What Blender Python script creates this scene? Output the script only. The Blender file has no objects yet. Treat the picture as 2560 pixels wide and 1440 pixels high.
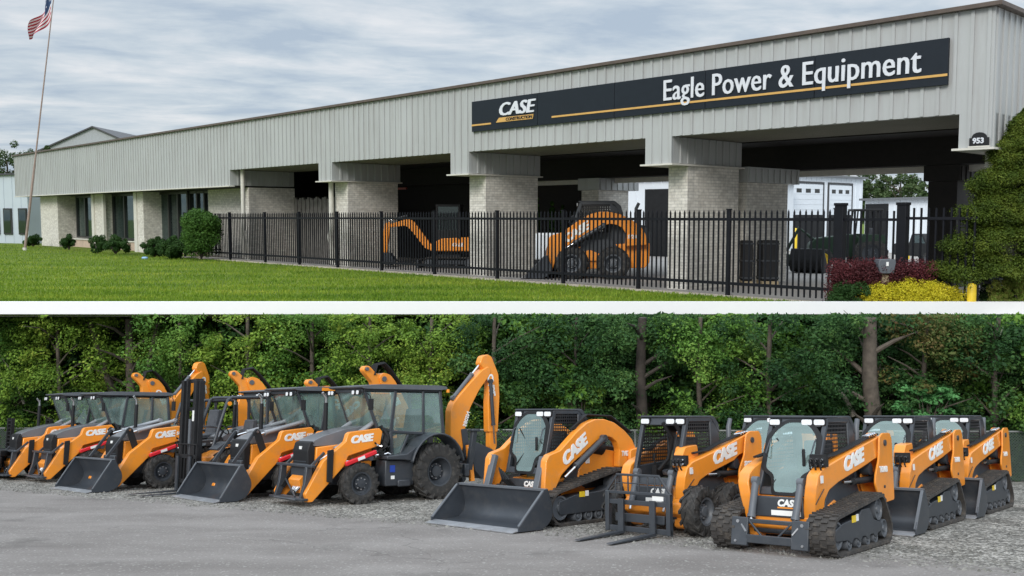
import bpy, bmesh, math, random
import numpy as np
from mathutils import Vector, Matrix
R = math.radians
PI = math.pi
rng = np.random.default_rng(7)
random.seed(7)
scene = bpy.context.scene
COL = scene.collection

# ------------------------------------------------------------------ camera, sky, sun, exposure
F = 2350.0                       # focal length in pixels of a 2560 px wide picture
pA = math.atan((720 - 541) / F)  # camera looks slightly down on the upper terrace
pB = math.atan((1035 - 720) / F)
BETA = pA + pB                   # the lower yard falls away from the camera by this angle
HB = 2.03                        # eye height above the sloping yard
U = 3.6                          # eye height above the terrace, the unit of the dealership's dimensions

cam = bpy.data.cameras.new('camera')
cam.sensor_width = 36.0
cam.lens = 36.0 * F / 2560.0
cam.clip_start = 0.1
cam.clip_end = 5000
camo = bpy.data.objects.new('camera', cam)
COL.objects.link(camo)
camo.rotation_euler = (PI / 2 - pA, 0, 0)
scene.camera = camo

SUN_EL, SUN_AZ = R(33), R(202)   # azimuth of the sun measured clockwise from +Y (camera looks along +Y)
world = bpy.data.worlds.new('World')
scene.world = world
world.use_nodes = True
nt = world.node_tree
for n in list(nt.nodes):
    nt.nodes.remove(n)
N = nt.nodes.new
L = nt.links.new
out = N('ShaderNodeOutputWorld')
bg = N('ShaderNodeBackground')
sky = N('ShaderNodeTexSky')
sky.sky_type = 'NISHITA'
sky.sun_disc = False
sky.sun_elevation = SUN_EL
sky.sun_rotation = SUN_AZ
sky.air_density = 1.0
sky.dust_density = 2.0
tc = N('ShaderNodeTexCoord')
sep = N('ShaderNodeSeparateXYZ')
L(tc.outputs['Generated'], sep.inputs[0])
def wm(op, a, b=None, c=None):
    m = N('ShaderNodeMath')
    m.operation = op
    for i, v in enumerate((a, b, c)):
        if v is None:
            continue
        if isinstance(v, (int, float)):
            m.inputs[i].default_value = v
        else:
            L(v, m.inputs[i])
    return m.outputs[0]
zc = wm('MAXIMUM', sep.outputs[2], 0.0)
zz = wm('ADD', zc, 0.09)
px = wm('DIVIDE', sep.outputs[0], zz)
py = wm('DIVIDE', sep.outputs[1], zz)
cmb = N('ShaderNodeCombineXYZ')
L(wm('MULTIPLY', wm('ADD', px, wm('MULTIPLY', py, 0.18)), 1.05), cmb.inputs[0])
L(wm('MULTIPLY', wm('ADD', py, wm('MULTIPLY', px, -0.22)), 1.5), cmb.inputs[1])
n1 = N('ShaderNodeTexNoise')
n1.inputs['Scale'].default_value = 1.5
n1.inputs['Detail'].default_value = 9
n1.inputs['Roughness'].default_value = 0.6
n1.inputs['Distortion'].default_value = 0.25
L(cmb.outputs[0], n1.inputs['Vector'])
ramp = N('ShaderNodeValToRGB')
ramp.color_ramp.elements[0].position = 0.36
ramp.color_ramp.elements[0].color = (0.47, 0.56, 0.67, 1)
ramp.color_ramp.elements[1].position = 0.68
ramp.color_ramp.elements[1].color = (0.84, 0.86, 0.89, 1)
e = ramp.color_ramp.elements.new(0.50)
e.color = (0.62, 0.695, 0.765, 1)
L(n1.outputs['Fac'], ramp.inputs[0])
# an overcast sky is brighter overhead than at the horizon
bright = N('ShaderNodeMapRange')
bright.inputs['From Min'].default_value = 0.24
bright.inputs['From Max'].default_value = 0.75
bright.inputs['To Min'].default_value = 1.0
bright.inputs['To Max'].default_value = 2.6
L(zc, bright.inputs['Value'])
cl = N('ShaderNodeVectorMath')
cl.operation = 'SCALE'
L(ramp.outputs[0], cl.inputs[0])
L(bright.outputs[0], cl.inputs['Scale'])
sk = N('ShaderNodeVectorMath')
sk.operation = 'SCALE'
L(sky.outputs[0], sk.inputs[0])
sk.inputs['Scale'].default_value = 0.10
mx = N('ShaderNodeMix')
mx.data_type = 'RGBA'
mx.inputs[0].default_value = 0.88       # cloud cover over the clear sky
L(sk.outputs[0], mx.inputs[6])
L(cl.outputs[0], mx.inputs[7])
L(mx.outputs[2], bg.inputs['Color'])
bg.inputs['Strength'].default_value = 1.0
L(bg.outputs[0], out.inputs[0])

sun = bpy.data.lights.new('sun', 'SUN')
sun.energy = 2.0
sun.angle = R(22)
sun.color = (1.0, 0.96, 0.9)
suno = bpy.data.objects.new('sun', sun)
COL.objects.link(suno)
sd = Vector((math.sin(SUN_AZ) * math.cos(SUN_EL), math.cos(SUN_AZ) * math.cos(SUN_EL), math.sin(SUN_EL)))
suno.rotation_euler = sd.to_track_quat('Z', 'Y').to_euler()

scene.view_settings.view_transform = 'Standard'
scene.view_settings.look = 'None'
scene.view_settings.exposure = 0.0
scene.view_settings.gamma = 1.0
scene.render.engine = 'CYCLES'
scene.cycles.max_bounces = 8
scene.cycles.transparent_max_bounces = 24

# ------------------------------------------------------------------ pixel <-> place helpers
def rotx(v, a):
    c, s = math.cos(a), math.sin(a)
    return Vector((v[0], c * v[1] - s * v[2], s * v[1] + c * v[2]))
def toA(u, v):
    return rotx((u - 1280.0, F, 720.0 - v), -pA)
def toB(u, v):
    return rotx((u - 1280.0, F, 720.0 - v), pB)
def gA(u, v, z=-1.0):            # point of the terrace seen at a pixel, in units of U
    d = toA(u, v)
    return d * (z / d[2])
def atA(u, v, Y):                # point at distance Y (units of U) seen at a pixel
    d = toA(u, v)
    return d * (Y / d[1])
def gB(u, v):
    d = toB(u, v)
    return d * (-HB / d[2])
def wB(x, y, z):                 # yard coordinates (z from the yard's surface) -> world
    return rotx((x, y, z - HB), -BETA)
MB_YARD = Matrix.Rotation(-BETA, 4, 'X') @ Matrix.Translation((0, 0, -HB))

# ------------------------------------------------------------------ object helpers
def tag(o, label=None, cat=None, group=None, kind=None):
    if label: o['label'] = label
    if cat: o['category'] = cat
    if group: o['group'] = group
    if kind: o['kind'] = kind
    return o
def empty(name, mat=None, loc=None, label=None, cat=None, group=None):
    o = bpy.data.objects.new(name, None)
    o.empty_display_size = 0.3
    COL.objects.link(o)
    if mat is not None:
        o.matrix_world = mat
    if loc is not None:
        o.location = loc
    return tag(o, label, cat, group)
def link_mesh(name, me, mat, parent=None, bevel=0.0, seg=2, smooth=True, ang=38):
    me.materials.append(mat)
    if smooth:
        me.polygons.foreach_set('use_smooth', [True] * len(me.polygons))
        me.set_sharp_from_angle(angle=R(ang))
    o = bpy.data.objects.new(name, me)
    COL.objects.link(o)
    if parent:
        o.parent = parent
    if bevel > 0:
        b = o.modifiers.new('bevel', 'BEVEL')
        b.width = bevel
        b.segments = seg
        b.limit_method = 'ANGLE'
        b.angle_limit = R(40)
    return o
class MB:
    def __init__(s, S=1.0):
        s.v = []; s.f = []; s.S = S
    def add(s, vs, fs):
        n = len(s.v)
        s.v += [tuple(c * s.S for c in v) for v in vs]
        s.f += [tuple(i + n for i in f) for f in fs]
        return s
    def box(s, x0, x1, y0, y1, z0, z1):
        if x0 > x1: x0, x1 = x1, x0
        if y0 > y1: y0, y1 = y1, y0
        if z0 > z1: z0, z1 = z1, z0
        return s.add([(x0,y0,z0),(x1,y0,z0),(x1,y1,z0),(x0,y1,z0),(x0,y0,z1),(x1,y0,z1),(x1,y1,z1),(x0,y1,z1)],
                     [(0,3,2,1),(4,5,6,7),(0,1,5,4),(1,2,6,5),(2,3,7,6),(3,0,4,7)])
    def prism(s, prof, y0, y1, ax='y'):      # prof: (x,z) outline, extruded along y (or other axis)
        n = len(prof)
        a = sum(prof[i][0] * prof[(i+1) % n][1] - prof[(i+1) % n][0] * prof[i][1] for i in range(n))
        if a < 0: prof = prof[::-1]
        if ax == 'y': P = lambda p, t: (p[0], t, p[1])
        elif ax == 'x': P = lambda p, t: (t, -p[0], p[1])
        else: P = lambda p, t: (p[0], p[1], -t)
        if y0 > y1: y0, y1 = y1, y0
        if ax == 'z': y0, y1 = -y1, -y0
        vs = [P(p, y0) for p in prof] + [P(p, y1) for p in prof]
        fs = [tuple(range(n)), tuple(range(2*n-1, n-1, -1))]
        for i in range(n):
            j = (i + 1) % n
            fs.append((j, i, n + i, n + j))
        return s.add(vs, fs)
    def plate(s, prof, y0, y1):              # x-direction prism: prof is (y,z)
        return s.prism([(-p[0], p[1]) for p in prof], y0, y1, 'x')
    def beam(s, p0, p1, w, h, up=(0, 0, 1), w1=None, h1=None):
        p0, p1 = Vector(p0), Vector(p1)
        d = (p1 - p0).normalized()
        up = Vector(up)
        if abs(d.dot(up)) > 0.98: up = Vector((1, 0, 0)) if abs(d.x) < .9 else Vector((0, 1, 0))
        sd_ = d.cross(up).normalized(); u = sd_.cross(d)
        vs = []
        for p, a, b in ((p0, w, h), (p1, w1 or w, h1 or h)):
            for i, j in ((-1,-1),(1,-1),(1,1),(-1,1)):
                vs.append(tuple(p + sd_ * (i * a / 2) + u * (j * b / 2)))
        return s.add(vs, [(0,1,2,3),(7,6,5,4),(0,4,5,1),(1,5,6,2),(2,6,7,3),(3,7,4,0)])
    def cyl(s, p0, p1, r, r1=None, n=16):
        return s.tube([p0, p1], [r, r if r1 is None else r1], n)
    def tube(s, path, rad, n=8, closed=False):
        path = [Vector(p) for p in path]
        if not isinstance(rad, (list, tuple)): rad = [rad] * len(path)
        m = len(path); vs = []
        ref = None
        for i, p in enumerate(path):
            if closed: d = path[(i+1) % m] - path[i-1]
            else: d = path[min(i+1, m-1)] - path[max(i-1, 0)]
            d.normalize()
            if ref is None:
                ref = Vector((0, 0, 1)) if abs(d.z) < 0.9 else Vector((1, 0, 0))
            a = d.cross(ref).normalized(); b = a.cross(d)
            ref = b
            for k in range(n):
                t = 2 * PI * k / n
                vs.append(tuple(p + a * (rad[i] * math.cos(t)) + b * (rad[i] * math.sin(t))))
        fs = []
        for i in range(m if closed else m - 1):
            for k in range(n):
                k2 = (k + 1) % n; j = (i + 1) % m
                fs.append((i*n+k, i*n+k2, j*n+k2, j*n+k))
        if not closed:
            fs.append(tuple(range(n-1, -1, -1))); fs.append(tuple(range((m-1)*n, m*n)))
        return s.add(vs, fs)
    def lathe(s, prof, c, n=32, ax='y'):     # prof: (r, offset along axis); closed outline
        vs = []; m = len(prof)
        for k in range(n):
            t = 2 * PI * k / n
            for r, o in prof:
                if ax == 'y': vs.append((c[0] + r*math.cos(t), c[1] + o, c[2] + r*math.sin(t)))
                else: vs.append((c[0] + r*math.cos(t), c[1] + r*math.sin(t), c[2] + o))
        fs = []
        for k in range(n):
            k2 = (k + 1) % n
            for i in range(m - 1):
                fs.append((k*m+i, k*m+i+1, k2*m+i+1, k2*m+i) if ax == 'y' else (k2*m+i, k2*m+i+1, k*m+i+1, k*m+i))
        return s.add(vs, fs)
    def each(s, name, mat, parent=None, **k):   # every closed piece becomes an object of its own
        return [p.build(name, mat, parent, **k) for p in s.parts]
    def build(s, name, mat, parent=None, bevel=0.0, seg=2, smooth=True, ang=38):
        me = bpy.data.meshes.new(name)
        me.from_pydata(s.v, [], s.f)
        me.update()
        return link_mesh(name, me, mat, parent, bevel, seg, smooth, ang)
def rrect(cx, cz, w, h, r, n=4):
    pts = []
    for qx, qz, a in ((1,1,0),(-1,1,90),(-1,-1,180),(1,-1,270)):
        for k in range(n + 1):
            t = R(a + 90 * k / n)
            pts.append((cx + qx*(w/2 - r) + r*math.cos(t), cz + qz*(h/2 - r) + r*math.sin(t)))
    return pts
def fillet(pts, r, n=3):                     # round the corners of a (x,z) outline
    outp = []; m = len(pts)
    for i in range(m):
        p = Vector(pts[i]); a = Vector(pts[i-1]); b = Vector(pts[(i+1) % m])
        rr = r[i] if isinstance(r, (list, tuple)) else r
        rr = min(rr, (a-p).length * .45, (b-p).length * .45)
        if rr <= 0: outp.append(tuple(p)); continue
        s0 = p + (a-p).normalized() * rr; s1 = p + (b-p).normalized() * rr
        for k in range(n + 1):
            t = k / n
            q = s0 * (1-t)**2 + p * (2*t*(1-t)) + s1 * t**2
            outp.append((q.x, q.y))
    return outp
def lettering(txt, size, mat, parent, org, xd, zd, shear=0.0, bold=0.0, depth=0.004, sx=1.0, space=1.0, align='LEFT', name='lettering', fit=None, heavy=0.0):
    cu = bpy.data.curves.new(name, 'FONT')
    cu.body = txt; cu.size = size; cu.shear = shear; cu.offset = bold
    cu.extrude = depth; cu.space_character = space; cu.align_x = align
    cu.resolution_u = 3
    ob = bpy.data.objects.new('tmp', cu)
    COL.objects.link(ob)
    dg = bpy.context.evaluated_depsgraph_get()
    me = bpy.data.meshes.new_from_object(ob.evaluated_get(dg))
    if fit:
        xs_ = [v.co.x for v in me.vertices]; x0_ = min(xs_); sx = fit / (max(xs_) - x0_)
        for v in me.vertices: v.co.x -= x0_
    if heavy:                    # thicken the strokes: the same letters set again a little to either side
        bm_ = bmesh.new(); bm_.from_mesh(me); n0 = len(bm_.verts)
        for k_ in (-1, 1, -2, 2):
            t_ = me.copy(); t_.transform(Matrix.Translation((heavy * k_ / 2 / (sx or 1), heavy * (k_ % 2) * .25, -.0006 * abs(k_) * (2 if k_ < 0 else 1)))); bm_.from_mesh(t_); bpy.data.meshes.remove(t_)
        bm_.to_mesh(me); bm_.free()
    bpy.data.objects.remove(ob)
    bpy.data.curves.remove(cu)
    xd = Vector(xd).normalized(); zd = Vector(zd).normalized(); nn = xd.cross(zd)
    M = Matrix(((xd.x*sx, zd.x, nn.x, org[0]), (xd.y*sx, zd.y, nn.y, org[1]), (xd.z*sx, zd.z, nn.z, org[2]), (0,0,0,1)))
    me.transform(M)
    me.materials.clear()
    return link_mesh(name, me, mat, parent, smooth=False)

# ------------------------------------------------------------------ materials
def new_mat(name):
    m = bpy.data.materials.new(name)
    m.use_nodes = True
    t = m.node_tree
    for n in list(t.nodes): t.nodes.remove(n)
    o = t.nodes.new('ShaderNodeOutputMaterial')
    return m, t, o
def NN(t, typ, **kw):
    n = t.nodes.new(typ)
    for k, v in kw.items():
        if k.startswith('_'): setattr(n, k[1:], v)
        else: n.inputs[k].default_value = v
    return n
def pm(name, col, rough=0.5, metal=0.0, var=0.12, scale=3.0, bump=0.0, bscale=30.0, dirt=None, dirt_amt=0.0, spec=0.5, coat=0.0):
    m, t, o = new_mat(name)
    b = NN(t, 'ShaderNodeBsdfPrincipled', Roughness=rough, Metallic=metal)
    b.inputs['Specular IOR Level'].default_value = spec
    b.inputs['Coat Weight'].default_value = coat
    tcn = NN(t, 'ShaderNodeTexCoord')
    nz = NN(t, 'ShaderNodeTexNoise', Scale=scale, Detail=6.0, Roughness=0.6)
    t.links.new(tcn.outputs['Object'], nz.inputs['Vector'])
    cr = NN(t, 'ShaderNodeValToRGB')
    c0 = tuple(c * (1 - var) for c in col); c1 = tuple(min(1, c * (1 + var)) for c in col)
    cr.color_ramp.elements[0].color = (*c0, 1); cr.color_ramp.elements[0].position = .3
    cr.color_ramp.elements[1].color = (*c1, 1); cr.color_ramp.elements[1].position = .7
    t.links.new(nz.outputs['Fac'], cr.inputs[0])
    last = cr.outputs[0]
    if dirt:
        n2 = NN(t, 'ShaderNodeTexNoise', Scale=scale * 2.3, Detail=8.0, Roughness=0.7)
        t.links.new(tcn.outputs['Object'], n2.inputs['Vector'])
        mr = NN(t, 'ShaderNodeMapRange')
        mr.inputs['From Min'].default_value = 0.5; mr.inputs['From Max'].default_value = 0.72
        mr.inputs['To Max'].default_value = dirt_amt
        t.links.new(n2.outputs['Fac'], mr.inputs['Value'])
        mm = NN(t, 'ShaderNodeMix', _data_type='RGBA')
        t.links.new(mr.outputs[0], mm.inputs[0]); t.links.new(last, mm.inputs[6])
        mm.inputs[7].default_value = (*dirt, 1)
        last = mm.outputs[2]
    t.links.new(last, b.inputs['Base Color'])
    if bump > 0:
        n3 = NN(t, 'ShaderNodeTexNoise', Scale=bscale, Detail=5.0)
        t.links.new(tcn.outputs['Object'], n3.inputs['Vector'])
        bp = NN(t, 'ShaderNodeBump', Strength=bump, Distance=0.02)
        t.links.new(n3.outputs['Fac'], bp.inputs['Height'])
        t.links.new(bp.outputs[0], b.inputs['Normal'])
    t.links.new(b.outputs[0], o.inputs[0])
    return m
def leaf_mat(name, cols, trans=0.25, rough=0.55, wscale=0.5, wamt=0.5, stretch=None):
    """each leaf is its own island: random colour per leaf, drifting with a large noise"""
    m, t, o = new_mat(name)
    geo = NN(t, 'ShaderNodeNewGeometry')
    tcn = NN(t, 'ShaderNodeTexCoord')
    nz = NN(t, 'ShaderNodeTexNoise', Scale=wscale, Detail=3.0)
    if stretch:
        mp_ = NN(t, 'ShaderNodeMapping'); mp_.inputs['Scale'].default_value = stretch
        t.links.new(geo.outputs['Position'], mp_.inputs[0]); t.links.new(mp_.outputs[0], nz.inputs['Vector'])
    else: t.links.new(geo.outputs['Position'], nz.inputs['Vector'])
    mr = NN(t, 'ShaderNodeMapRange')
    mr.inputs['From Min'].default_value = 0.3; mr.inputs['From Max'].default_value = 0.7
    t.links.new(nz.outputs['Fac'], mr.inputs['Value'])
    mixf = NN(t, 'ShaderNodeMix')
    mixf.inputs[0].default_value = wamt
    t.links.new(geo.outputs['Random Per Island'], mixf.inputs[2])
    t.links.new(mr.outputs[0], mixf.inputs[3])
    cr = NN(t, 'ShaderNodeValToRGB')
    el = cr.color_ramp.elements
    while len(el) < len(cols): el.new(0.5)
    for i, c in enumerate(cols):
        el[i].position = i / (len(cols) - 1); el[i].color = (*c, 1)
    t.links.new(mixf.outputs[0], cr.inputs[0])
    b = NN(t, 'ShaderNodeBsdfPrincipled', Roughness=rough)
    b.inputs['Specular IOR Level'].default_value = 0.15
    t.links.new(cr.outputs[0], b.inputs['Base Color'])
    tr = NN(t, 'ShaderNodeBsdfTranslucent')
    t.links.new(cr.outputs[0], tr.inputs[0])
    ms = NN(t, 'ShaderNodeMixShader')
    ms.inputs[0].default_value = trans
    t.links.new(b.outputs[0], ms.inputs[1]); t.links.new(tr.outputs[0], ms.inputs[2])
    t.links.new(ms.outputs[0], o.inputs[0])
    return m
def glass_mat(name, tint, refl=0.22, haze=0.10, hazecol=(.35,.42,.42)):
    m, t, o = new_mat(name)
    tr = NN(t, 'ShaderNodeBsdfTransparent', Color=(*tint, 1))
    gl = NN(t, 'ShaderNodeBsdfGlossy', Roughness=0.03)
    gl.inputs['Color'].default_value = (0.62, 0.76, 0.75, 1)
    df = NN(t, 'ShaderNodeBsdfDiffuse'); df.inputs['Color'].default_value = (*hazecol, 1)
    fr = NN(t, 'ShaderNodeLayerWeight'); fr.inputs['Blend'].default_value = 0.22
    tcn = NN(t, 'ShaderNodeTexCoord')
    nz = NN(t, 'ShaderNodeTexNoise', Scale=2.2, Detail=4.0)
    t.links.new(tcn.outputs['Object'], nz.inputs['Vector'])
    mr = NN(t, 'ShaderNodeMapRange')
    mr.inputs['To Min'].default_value = haze * .4; mr.inputs['To Max'].default_value = haze * 1.8
    t.links.new(nz.outputs['Fac'], mr.inputs['Value'])
    m1 = NN(t, 'ShaderNodeMixShader')
    t.links.new(mr.outputs[0], m1.inputs[0]); t.links.new(tr.outputs[0], m1.inputs[1]); t.links.new(df.outputs[0], m1.inputs[2])
    ad = NN(t, 'ShaderNodeMath', _operation='MULTIPLY_ADD')
    t.links.new(fr.outputs['Fresnel'], ad.inputs[0]); ad.inputs[1].default_value = 1.0; ad.inputs[2].default_value = refl
    m2 = NN(t, 'ShaderNodeMixShader')
    t.links.new(ad.outputs[0], m2.inputs[0]); t.links.new(m1.outputs[0], m2.inputs[1]); t.links.new(gl.outputs[0], m2.inputs[2])
    t.links.new(m2.outputs[0], o.inputs[0])
    return m
def wire_mat(name, col, pitch, wire, diag=True, plane='xz'):
    """woven wire: a grid of wires with open holes between"""
    m, t, o = new_mat(name)
    tcn = NN(t, 'ShaderNodeTexCoord')
    sp = NN(t, 'ShaderNodeSeparateXYZ')
    t.links.new(tcn.outputs['Object'], sp.inputs[0])
    def mt(op, a, b=None):
        n = NN(t, 'ShaderNodeMath', _operation=op)
        for i, v in enumerate((a, b)):
            if v is None: continue
            if isinstance(v, (int, float)): n.inputs[i].default_value = v
            else: t.links.new(v, n.inputs[i])
        return n.outputs[0]
    X, Z = sp.outputs[0], sp.outputs[2]
    if diag: a, b = mt('ADD', X, Z), mt('SUBTRACT', X, Z)
    else: a, b = X, Z
    def line(c):
        f = mt('FRACT', mt('DIVIDE', c, pitch))
        return mt('LESS_THAN', f, wire / pitch)
    w = mt('MAXIMUM', line(a), line(b))
    b_ = NN(t, 'ShaderNodeBsdfPrincipled', Roughness=0.5); b_.inputs['Base Color'].default_value = (*col, 1)
    tr = NN(t, 'ShaderNodeBsdfTransparent')
    ms = NN(t, 'ShaderNodeMixShader')
    t.links.new(w, ms.inputs[0]); t.links.new(tr.outputs[0], ms.inputs[1]); t.links.new(b_.outputs[0], ms.inputs[2])
    t.links.new(ms.outputs[0], o.inputs[0])
    return m

ORANGE = pm('orange_paint', (0.85, 0.290, 0.028), rough=0.36, var=0.06, scale=1.5, dirt=(.40,.24,.13), dirt_amt=.35, coat=.25)
DARK = pm('charcoal_paint', (0.040, 0.046, 0.055), rough=0.42, var=0.12, scale=2, dirt=(.13,.13,.13), dirt_amt=.18)
GREY = pm('grey_paint', (0.10, 0.11, 0.125), rough=0.45, var=0.1, scale=2, dirt=(.2,.2,.2), dirt_amt=.2)
HOOD = pm('grey_hood', (0.15, 0.155, 0.168), rough=0.33, var=0.08)
SILVER = pm('silver_paint', (0.30, 0.31, 0.33), rough=0.35, metal=.2, var=.1)
BLACK = pm('black_plastic', (0.014, 0.0145, 0.016), rough=0.6, var=0.2, spec=.3)
RUBBER = pm('rubber', (0.028, 0.027, 0.026), rough=0.8, var=0.25, scale=4, bump=.3, bscale=40, dirt=(.14,.125,.11), dirt_amt=.55)
TRACKR = pm('track_rubber', (0.045, 0.041, 0.038), rough=0.85, var=0.25, scale=3, bump=.3, bscale=40, dirt=(.17,.14,.11), dirt_amt=.6)
STEEL = pm('bucket_steel', (0.055, 0.063, 0.075), rough=0.38, metal=0.25, var=0.12, scale=1.5, dirt=(.15,.14,.13), dirt_amt=.3)
BARE = pm('bare_steel', (0.42, 0.43, 0.45), rough=0.38, metal=0.6, var=0.2, scale=3, dirt=(.3,.25,.22), dirt_amt=.5)
CHROME = pm('chrome_rod', (0.75, 0.76, 0.78), rough=0.15, metal=1.0, var=0.02)
WHITE = pm('white_vinyl', (0.82, 0.82, 0.80), rough=0.4, var=0.03)
RED = pm('red_safety_strut', (0.65, 0.02, 0.03), rough=0.4, var=0.08)
BLUE = pm('blue_decal', (0.02, 0.06, 0.35), rough=0.4, var=0.05)
YELLOW = pm('yellow_paint', (0.80, 0.56, 0.03), rough=0.45, var=0.06)
SEATM = pm('seat_cover', (0.07, 0.075, 0.085), rough=0.75, var=0.2, scale=6)
LAMPG = pm('lamp_lens', (0.80, 0.82, 0.84), rough=0.12, var=0.1, scale=30, coat=.6)
AMBER = pm('amber_lens', (0.85, 0.30, 0.02), rough=0.25, var=0.05, coat=.5)
GLASS = glass_mat('cab_glass', (0.70, 0.84, 0.80), refl=0.13, haze=0.24, hazecol=(.44,.60,.57))
GUARD = wire_mat('cab_side_guard', (0.02, 0.02, 0.022), 0.062, 0.022, diag=False)
LINER = pm('olive_fittings', (0.09, 0.10, 0.075), rough=0.7, var=0.4, scale=8)
# ------------------------------------------------------------------ construction machines (x forward, y left, z up, metres)
def yard_matrix(theta, anchor, px, dz=0.0):
    t = R(theta)
    f = Vector((-math.sin(t), -math.cos(t))); l = Vector((math.cos(t), -math.sin(t)))
    g = gB(*px); o = Vector((g.x, g.y)) - f * anchor[0] - l * anchor[1]
    M = Matrix(((f.x, l.x, 0, o.x), (f.y, l.y, 0, o.y), (0, 0, 1, dz), (0, 0, 0, 1)))
    return MB_YARD @ M
def both(fn):
    for s in (-1, 1): fn(s)

def wheel(root, name, c, r, w, rim_r, lugs, side, lug_h=0.035, lug_w=0.06, rimmat=None, dish=0.04):
    """tyre and rim as one part with the rim and hub as sub-parts"""
    x, y, z = c
    hw = w / 2
    m = MB()
    prof = [(rim_r, -hw*.8), (rim_r+.02, -hw*.9), (rim_r + (r-rim_r)*.5, -hw), (r-.07, -hw*.97), (r-.02, -hw*.8), (r-.005, 0),
            (r-.02, hw*.8), (r-.07, hw*.97), (rim_r + (r-rim_r)*.5, hw), (rim_r+.02, hw*.9), (rim_r, hw*.8)]
    m.lathe(prof, (x, y, z), 40)
    for k in range(lugs):
        for sgn in (-1, 1):
            a0 = 2*PI*(k + (0.5 if sgn > 0 else 0)) / lugs
            a1 = a0 + 2*PI/lugs*.95
            pts = []
            for t_, oy in ((0, hw*1.0), (1, 0.02)):
                a = a0 + (a1-a0)*t_
                for da in (-lug_w/r/2, lug_w/r/2):
                    for rr in (r-.09 if t_ == 0 else r-.03, r+lug_h*.6 if t_ else r+lug_h*.2):
                        pts.append((x+rr*math.cos(a+da), y+sgn*oy, z+rr*math.sin(a+da)))
            m.add(pts, [(0,1,3,2),(4,6,7,5),(0,4,5,1),(2,3,7,6),(1,5,7,3),(0,2,6,4)])
            # shoulder part of the lug runs down the side wall
            pts = []
            for rr in (r-.15, r+lug_h*.2):
                for da in (-lug_w/r/2, lug_w/r/2):
                    for oy in (hw*.90, hw*1.04):
                        pts.append((x+rr*math.cos(a0+da), y+sgn*oy, z+rr*math.sin(a0+da)))
            m.add(pts, [(0,1,3,2),(4,6,7,5),(0,4,5,1),(2,3,7,6),(1,5,7,3),(0,2,6,4)])
    t = m.build(name, RUBBER, root, ang=30)
    rm = MB()
    s = side
    prof = [(rim_r+.015, s*hw*.92), (rim_r-.02, s*hw*.88), (rim_r-.035, s*hw*.5), (rim_r*.62, s*(hw*.5-dish)), (rim_r*.55, s*(hw*.5-dish+.05)), (rim_r*.42, s*(hw*.5-dish+.05)),
            (rim_r*.38, s*(hw*.5-dish+.10)), (0.001, s*(hw*.5-dish+.11))]
    if s < 0: prof = prof
    rm.lathe(prof, (x, y, z), 28)
    rm.lathe([(rim_r-.005, -s*hw*.85), (rim_r-.03, -s*hw*.5), (0.001, -s*hw*.3)], (x, y, z), 20)
    rm.build('rim', rimmat or GREY, t)
    b = MB()
    for k in range(8):
        a = 2*PI*k/8
        cx, cz = x + rim_r*.5*math.cos(a), z + rim_r*.5*math.sin(a)
        yy = y + s*(hw*.5-dish+.05)
        b.cyl((cx, yy, cz), (cx, yy + s*.025, cz), .016, n=6)
    b.build('wheel_nuts', BARE, t)
    return t

def track_loop(circles, n=90):
    """outer belt line round a set of (x,z,r) circles given in order round a convex hull"""
    pts = []
    m = len(circles)
    arcs = []
    for i in range(m):
        x0, z0, r0 = circles[i]; x1, z1, r1 = circles[(i+1) % m]
        dx, dz = x1-x0, z1-z0; D = math.hypot(dx, dz)
        a = math.atan2(dz, dx); b = math.acos(max(-1, min(1, (r0-r1)/D)))
        arcs.append(a - b)          # outward normal on the right side of travel (clockwise hull)
    out_ = []
    for i in range(m):
        x, z, r = circles[i]
        a0 = arcs[i-1]; a1 = arcs[i]
        while a1 < a0: a1 += 2*PI
        k = max(2, int((a1-a0)/0.12))
        for j in range(k+1):
            a = a0 + (a1-a0)*j/k
            out_.append((x + r*math.cos(a), z + r*math.sin(a)))
    # resample evenly
    L_ = [0]
    for i in range(len(out_)):
        p, q = out_[i], out_[(i+1) % len(out_)]
        L_.append(L_[-1] + math.hypot(q[0]-p[0], q[1]-p[1]))
    tot = L_[-1]; res = []; j = 0
    for k in range(n):
        d = tot*k/n
        while L_[j+1] < d: j += 1
        p, q = out_[j], out_[(j+1) % len(out_)]
        f = (d-L_[j])/max(1e-9, L_[j+1]-L_[j])
        res.append((p[0]+(q[0]-p[0])*f, p[1]+(q[1]-p[1])*f))
    return res

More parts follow.
